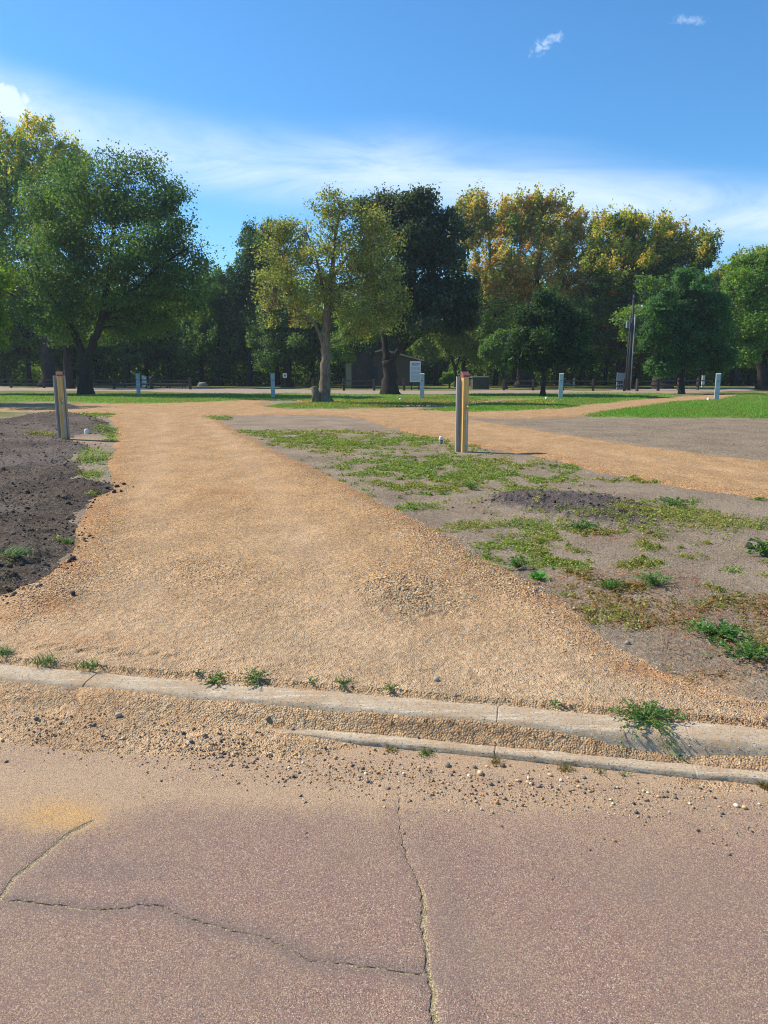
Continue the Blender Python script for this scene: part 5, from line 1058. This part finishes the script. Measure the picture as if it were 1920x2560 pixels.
# slim pale-barked tree in the middle
tree('ash_tree', (812, 1009), 35.2, [([(814, 1010), (812, 960), (816, 900), (814, 850), (817, 790), (822, 740)], .27, .18, 0), ([(811, 868), (800, 838), (790, 815), (772, 790)], .12, .05, -.6), ([(820, 865), (835, 855), (850, 852)], .06, .03, .4), ([(818, 760), (800, 690), (790, 640), (770, 590)], .10, .03, -.6), ([(822, 745), (830, 680), (836, 600), (850, 520)], .15, .03, 0), ([(828, 700), (870, 640), (910, 600)], .08, .02, 1), ([(790, 810), (730, 770), (690, 760), (672, 775)], .05, .015, -.5), ([(822, 740), (880, 700), (940, 690)], .07, .02, -.6), ([(800, 690), (740, 640), (700, 610)], .05, .02, 0)],
     [(830, 505, 46, 24, 0), (860, 560, 60, 40, 0), (790, 515, 26, 12, 0), (790, 600, 80, 50, 0), (710, 640, 60, 50, 0), (690, 720, 44, 60, 0), (755, 700, 90, 60, -.6), (860, 650, 95, 70, .4), (945, 640, 66, 66, 0), (960, 720, 60, 60, 0), (880, 740, 80, 60, -.4), (910, 560, 50, 40, 0), (790, 775, 66, 40, .4), (890, 810, 60, 34, 0), (676, 800, 26, 20, 0), (1000, 760, 34, 44, 0), (700, 570, 46, 10, 0), (940, 800, 50, 30, 0), (735, 560, 24, 10, 0)],
     'slim pale-barked tree with a thin yellowish crown in the middle', 34000, .115, 'sparse', palette([(132, 146, 84), (148, 160, 94), (114, 132, 76), (142, 142, 96)], .3, spot=[(160, 150, 76), (140, 118, 84)], spots=.14), 'bark_light', ncl=640, rr=.34, seed=14)
p = G(790, 1008); o = MB(); o.tube([(0, 0, -.1), (.02, 0, .42), (-.06, -.02, .78)], [.22, .18, .17], 12); root = o.build('tree_stub', M['bark_light'], None, True); root.location = (p[0], 34.9, 0); tag(root, 'sawn-off pale stub leaning against the slim tree', 'stump')
# dark maple with a great trunk
tree('norway_maple', (976, 988), 50.0, [([(976, 988), (974, 940), (970, 900)], .46, .40, 0), ([(968, 905), (962, 860), (955, 800), (950, 700), (945, 600)], .27, .08, 1), ([(978, 905), (1000, 870), (1025, 820), (1030, 740), (1040, 620)], .26, .08, -1), ([(1005, 875), (1040, 845), (1080, 820), (1110, 790)], .2, .06, -1.5)],
     [(1040, 560, 70, 62, 0), (1040, 515, 38, 30, 0), (950, 530, 48, 42, .5), (1100, 590, 66, 70, 0), (1120, 540, 24, 26, 0), (1000, 640, 100, 80, -.5), (1110, 690, 72, 76, 0), (1060, 760, 90, 60, -1), (960, 720, 60, 60, 1), (1150, 740, 36, 50, 0), (1000, 800, 50, 34, 0), (1130, 800, 44, 28, 0)],
     'round crowned dark maple with a massive dark forked trunk near the centre', 46000, .21, 'round', palette([(66, 88, 66), (80, 100, 76), (84, 90, 74), (60, 78, 62)], .3), ncl=300, rr=.72, seed=15)
# orange maple and its neighbour
ORG = [(200, 168, 94), (188, 148, 84), (206, 184, 106), (178, 166, 86), (158, 160, 82), (142, 152, 78)]
tree('silver_maple', (1315, 968), 76.0, [([(1315, 968), (1314, 930), (1312, 880)], .8, .66, 0), ([(1312, 885), (1260, 800), (1230, 680), (1220, 560)], .4, .08, 1), ([(1312, 885), (1330, 780), (1350, 650), (1360, 540)], .42, .08, -1), ([(1290, 850), (1240, 790), (1200, 740)], .25, .06, -2)],
     [(1200, 560, 68, 62, 0), (1290, 560, 80, 64, 0), (1380, 560, 80, 70, 0), (1450, 590, 70, 60, 0), (1230, 660, 80, 60, -2), (1340, 660, 100, 70, -2), (1440, 690, 80, 60, 0), (1230, 760, 72, 60, -2), (1330, 780, 100, 60, 0), (1215, 830, 50, 40, 0), (1400, 800, 90, 60, 0), (1180, 520, 40, 26, 0), (1320, 520, 60, 24, 0)],
     'big maple turned orange at its top, right of centre', 56000, .25, 'spike', palette(MIDG + [(92, 116, 50)], .25, top=ORG, topz=(1, 13)), ncl=1150, rr=.62, seed=16)
tree('silver_maple', (1562, 972), 72.0, [([(1562, 972), (1558, 930), (1552, 900)], .6, .5, 0), ([(1552, 905), (1520, 850), (1480, 800), (1450, 720)], .34, .08, -1), ([(1555, 905), (1590, 850), (1610, 780), (1620, 650)], .34, .08, 1), ([(1553, 905), (1550, 800), (1560, 650)], .3, .08, 0)],
     [(1530, 610, 80, 60, 0), (1620, 600, 90, 52, 0), (1700, 620, 74, 52, 0), (1560, 690, 100, 70, -1), (1660, 690, 90, 60, 0), (1520, 790, 90, 60, 0), (1620, 790, 90, 60, 0), (1770, 590, 30, 20, 0), (1560, 560, 60, 22, 0), (1470, 850, 50, 30, 0), (1600, 870, 60, 26, 0), (1745, 640, 40, 40, 0)],
     'yellow-green maple behind the utility pole', 50000, .24, 'spike', palette([(84, 112, 50), (96, 124, 52), (70, 100, 48)], .25, top=[(180, 178, 78), (200, 178, 80), (152, 164, 70)], topz=(7, 15), spot=[(200, 150, 60)], spots=.05), ncl=1050, rr=.58, seed=17)
tree('maple_tree', (1655, 978), 66.0, [([(1655, 978), (1652, 940), (1648, 900)], .68, .5, 0), ([(1648, 905), (1620, 850), (1610, 800)], .3, .1, 0), ([(1650, 905), (1690, 850), (1720, 800)], .3, .1, 0)], [(1600, 830, 60, 50, 1), (1700, 820, 80, 50, 2), (1660, 760, 100, 60, 2)], 'thick flared trunk tree behind the round linden', 16000, .24, 'round', palette(MIDG, .25, spot=[(150, 150, 60)], spots=.1), ncl=160, rr=.7, seed=18)
tree('young_maple', (1357, 993), 44.5, [([(1357, 993), (1360, 940), (1366, 890), (1368, 840)], .15, .09, 0), ([(1366, 880), (1330, 850), (1300, 830)], .06, .03, 0), ([(1367, 880), (1410, 840), (1440, 820)], .06, .03, 0)],
     [(1370, 800, 60, 46, 0), (1325, 820, 44, 40, 0), (1420, 815, 48, 44, 0), (1385, 770, 46, 34, 0), (1360, 860, 80, 36, 0), (1450, 850, 34, 36, 0), (1296, 860, 26, 30, 0), (1330, 890, 56, 26, 0), (1430, 895, 50, 22, 0), (1310, 785, 24, 18, 0), (1462, 800, 18, 22, .5)], 'small dark round-headed tree beside the grey pedestal', 22000, .17, 'round', palette([(56, 84, 48), (66, 98, 54), (50, 74, 46)], .3), ncl=170, rr=.5, seed=19)
tree('linden_tree', (1704, 984), 51.5, [([(1704, 984), (1706, 930), (1710, 880), (1712, 800)], .19, .12, 0), ([(1710, 880), (1670, 830), (1650, 780)], .08, .03, 0), ([(1711, 880), (1760, 820), (1780, 780)], .08, .03, 0)],
     [(1715, 750, 72, 62, 0), (1720, 720, 46, 36, 0), (1676, 790, 52, 58, 0), (1766, 790, 56, 66, 0), (1718, 840, 96, 62, 0), (1658, 850, 42, 48, -.5), (1800, 830, 40, 76, 0), (1750, 890, 76, 44, 0), (1672, 900, 46, 30, 0), (1760, 735, 40, 30, 0)], 'round dense linden with a deep green ball crown at the right', 52000, .17, 'round', palette([(68, 108, 58), (82, 124, 66), (60, 94, 54)], .28), ncl=340, rr=.52, seed=20)
tree('maple_tree', (1906, 973), 63.0, [([(1906, 973), (1904, 930), (1898, 890), (1890, 820)], .42, .3, 0), ([(1900, 900), (1860, 850), (1830, 820)], .16, .05, -1), ([(1900, 900), (1950, 830), (1990, 780)], .2, .05, 1)],
     [(1900, 700, 90, 50, 0), (1860, 760, 70, 70, -1), (1960, 740, 90, 80, 0), (1850, 850, 60, 52, -1), (1930, 830, 80, 60, 0), (1920, 660, 50, 30, 0), (1840, 690, 40, 30, 0)], 'fresh green tree with golden top at the right edge', 34000, .21, 'round', palette(LITG, .25, top=[(166, 156, 74), (144, 152, 68), (172, 152, 78)], topz=(9, 14)), ncl=240, rr=.75, seed=21)
tree('silver_maple', (1838, 966), 84.0, [([(1838, 966), (1836, 850), (1830, 760)], .35, .12, 0)], [(1835, 720, 60, 50, 0), (1850, 665, 30, 34, 0), (1800, 690, 30, 24, 0), (1880, 700, 30, 36, 0), (1830, 800, 70, 60, 0)], 'loose topped tree filling the gap beyond the round linden', 16000, .26, 'spike', palette(MIDG, .25, top=[(150, 150, 74), (120, 134, 66)], topz=(9, 13)), ncl=300, rr=.7, seed=44)
tree('hackberry_tree', (1140, 966), 76.0, [([(1142, 966), (1138, 930), (1128, 890), (1112, 860)], .2, .12, 0), ([(1138, 930), (1150, 890), (1160, 860)], .12, .05, 0), ([(1132, 900), (1110, 870), (1095, 850)], .1, .04, 0)],
     [(1130, 850, 44, 40, 0), (1170, 860, 30, 40, 0), (1100, 830, 34, 30, 0), (1190, 900, 22, 24, 0)], 'slender arching tree with loose light leaves behind the middle wooden post', 9000, .2, 'sparse', palette([(110, 132, 56), (92, 120, 50), (140, 148, 70)], .25), ncl=130, rr=.6, seed=22)
tree('green_bush', (1122, 962), 71.0, [([(1124, 962), (1123, 945)], .08, .04, 0)], [(1122, 944, 16, 16, 0), (1110, 952, 10, 9, 0)], 'light green rounded bush left of the middle wooden post', 2600, .17, 'round', palette(LITG, .2), ncl=60, rr=.25, cat='bush', seed=23)
tree('maple_tree', (1240, 968), 66.0, [([(1262, 968), (1258, 930), (1250, 890), (1240, 860)], .2, .1, 0)], [(1232, 870, 34, 34, 0), (1258, 905, 26, 22, 0), (1262, 850, 30, 28, 0)], 'drooping light green branches left of the thick trunk', 7000, .19, 'round', palette([(92, 126, 60), (108, 140, 70), (80, 112, 54)], .22), ncl=110, rr=.5, seed=24)
tree('elm_tree', (718, 966), 76.0, [([(718, 966), (716, 930), (712, 880), (700, 820)], .45, .3, 0), ([(713, 890), (690, 840), (660, 800)], .2, .06, 0), ([(714, 890), (760, 840), (800, 800)], .2, .06, 0)],
     [(700, 800, 70, 60, 0), (780, 840, 70, 50, 0), (660, 860, 50, 50, 0), (850, 860, 60, 30, 2), (730, 880, 60, 30, -1)], 'shadowy elm behind the small white sign', 18000, .25, 'round', palette(DARKG + [(58, 84, 48)], .3), ncl=240, rr=.8, seed=25)
tree('poplar_tree', (625, 966), 80.0, [([(625, 966), (624, 850), (628, 700), (640, 600)], .4, .1, 0)], [(640, 640, 46, 70, 0), (660, 600, 26, 38, 0), (600, 700, 50, 60, 0), (660, 730, 60, 80, 0), (620, 820, 70, 80, 0), (690, 610, 40, 30, 1)], 'blue-green tree rising behind the slim tree on its left', 30000, .25, 'spike', palette([(66, 100, 62), (80, 114, 66), (56, 86, 54)], .25), ncl=340, rr=.8, seed=26)
tree('poplar_tree', (545, 966), 82.0, [([(548, 966), (546, 850), (540, 760)], .35, .1, 0)], [(540, 740, 60, 60, 0), (500, 780, 40, 70, 0), (570, 780, 50, 80, 0), (540, 860, 80, 70, 0), (520, 700, 30, 20, 0)], 'grey-green bushy tree between the big left tree and the blue-green one', 26000, .25, 'spike', palette([(88, 120, 62), (100, 132, 70), (70, 102, 54)], .25), ncl=300, rr=.8, seed=27)
tree('cottonwood_tree', (912, 966), 70.0, [([(912, 966), (910, 920), (914, 870), (905, 820)], .85, .6, 0), ([(905, 900), (880, 850), (870, 820)], .4, .2, 0)], [(890, 830, 60, 40, 0), (860, 880, 40, 20, 0), (930, 800, 60, 50, 2)], 'very thick shaded trunk just left of the dark maple trunk', 9000, .22, 'round', palette(MIDG, .25), ncl=130, rr=.7, seed=28)
tree('elm_tree', (170, 969), 66.0, [([(172, 969), (170, 920), (168, 870)], .4, .3, 0), ([(168, 880), (150, 840), (140, 800)], .2, .08, 0), ([(168, 880), (190, 840), (200, 800)], .2, .08, 0)], [(150, 820, 50, 40, 0), (210, 830, 50, 40, 1)], 'shaded trunk standing between the tall maple and the fork-trunked tree', 7000, .22, 'round', palette(MIDG, .25), ncl=110, rr=.7, seed=29)

# the wood behind: three kinds, copied
def wood_tree(seed, cols, h, label):
    rx = np.random.default_rng(seed); Y = 0
    root = empty('woodland_tree', (0, 0, 0)); paths = [smooth_path([(0, 0, -.2), (rx.normal(0, .2), 0, h * .3), (rx.normal(0, .4), rx.normal(0, .3), h * .75)], .32, .08, 4, .03, rx)]
    for k in range(5):
        a = rx.uniform(0, 6.28); z = h * rx.uniform(.22, .5); L_ = h * rx.uniform(.18, .3); paths.append(smooth_path([(0, 0, z), (math.cos(a) * L_ * .5, math.sin(a) * L_ * .5, z + L_ * .5), (math.cos(a) * L_, math.sin(a) * L_, z + L_ * 1.2)], .12, .03))
    limb_tubes(paths, 7).build('trunk', M['bark'], root, True)
    m_ = 150; d = rx.normal(size=(m_, 3)); d /= np.linalg.norm(d, axis=1, keepdims=True); rad = rx.uniform(.25, 1, m_) ** (1 / 3)
    cl = d * rad[:, None] * np.array([h * .30, h * .30, h * .40]) + np.array([0, 0, h * .60]); 
    V_, Q_, K = crown_leaves(cl, d, 13000, .30, np.full(m_, h * .075) * rx.uniform(.7, 1.3, m_), palette(cols, .28), 'round', rx)
    mesh('crown', V_, Q_, M['leaf'], None, K, False, root); return root
prot = [wood_tree(61, DARKG, 13, ''), wood_tree(62, MIDG, 12, ''), wood_tree(63, DARKG + LITG[:1], 14, '')]
def copy_tree(o, parent=None):
    c = o.copy(); COL.objects.link(c)
    if parent: c.parent = parent
    for ch in list(o.children): copy_tree(ch, c)
    return c
WL = [('dark green tree in the wood behind the clearing', 'dark trees of the wood'), ('mid green tree in the wood behind the clearing', 'mid green trees of the wood'), ('tall mixed green tree in the wood behind the clearing', 'mixed green trees of the wood')]
used = [False] * 3; rx = random.Random(9)
for row, (Yr, step, tops) in enumerate([(88, 60, 0), (101, 66, 0)]):
    x = -700 + row * 23
    while x < 2700:
        k = rx.randrange(3); px = x + rx.uniform(-18, 18); Yt = Yr + rx.uniform(-3, 4)
        if row == 0 and 850 < px < 1065: x += step; continue
        o = prot[k] if not used[k] else copy_tree(prot[k]); used[k] = True
        wx = (px - 960) / F * Yt; o.location = (wx, Yt, 0); o.rotation_euler = (0, 0, rx.uniform(0, 6.28)); s_ = rx.uniform(.78, 1.0)
        if 470 < px < 640: s_ *= .8
        if 1780 < px < 1900: s_ *= 1.02
        o.scale = (s_ * 1.15, s_ * 1.15, s_); tag(o, WL[k][0], 'tree', WL[k][1]); x += step
# undergrowth that closes the wood below the crowns
n = 120000; r = np.random.default_rng(77); X = r.uniform(-75, 110, n); Y = 90 + r.uniform(0, 14, n); cl_ = vn(X * .35, Y * .35, 3); Z = r.uniform(0, 1, n) ** 1.2 * (1.6 + 5.0 * cl_)
ok = ~((X > -7) & (X < 8) & (Y < 97)); X, Y, Z = X[ok], Y[ok], Z[ok]; n = len(X)
V_, Q_ = leaf_quads(np.stack([X, Y, Z], -1), r.normal(size=(n, 3)), r.normal(size=(n, 3)) + np.array([0, 0, .6]), r.uniform(.3, .6, n), r.uniform(.2, .4, n))
cc = np.array([srgb(*c) for c in MIDG + DARKG + DARKG])
tag(mesh('undergrowth', V_, Q_, M['leaf'], None, np.repeat(cc[r.integers(0, len(cc), n)], 4, 0), False), kind='stuff')
n = 160000; r = np.random.default_rng(78); X = r.uniform(-130, 170, n); Y = 124 + r.uniform(0, 14, n); Z = r.uniform(0, 1, n) ** .9 * (11.5 + 2.5 * vn(X * .12, X * 0, 3))
V_, Q_ = leaf_quads(np.stack([X, Y, Z], -1), r.normal(size=(n, 3)), r.normal(size=(n, 3)) + np.array([0, 0, .6]), r.uniform(.5, .9, n), r.uniform(.35, .6, n))
tag(mesh('far_woodland', V_, Q_, M['leaf'], None, np.repeat(cc[r.integers(0, len(cc), n)], 4, 0), False), kind='stuff')

# thin air between here and the wood
bpy.ops.mesh.primitive_cube_add(size=1, location=(20, 60, 15.0)); hz = bpy.context.object; hz.name = 'haze'; hz.data.name = 'haze'; hz.scale = (420, 240, 33)
hm = bpy.data.materials.new('haze_air'); hm.use_nodes = True; N = NT(hm.node_tree)
vo = N.n('ShaderNodeVolumePrincipled', {'Color': (0.82, 0.90, 1.0, 1), 'Density': 0.0004, 'Anisotropy': 0.2})
N.t.links.new(vo.outputs[0], N.n('ShaderNodeOutputMaterial').inputs['Volume']); hz.data.materials.append(hm); hz['kind'] = 'stuff'
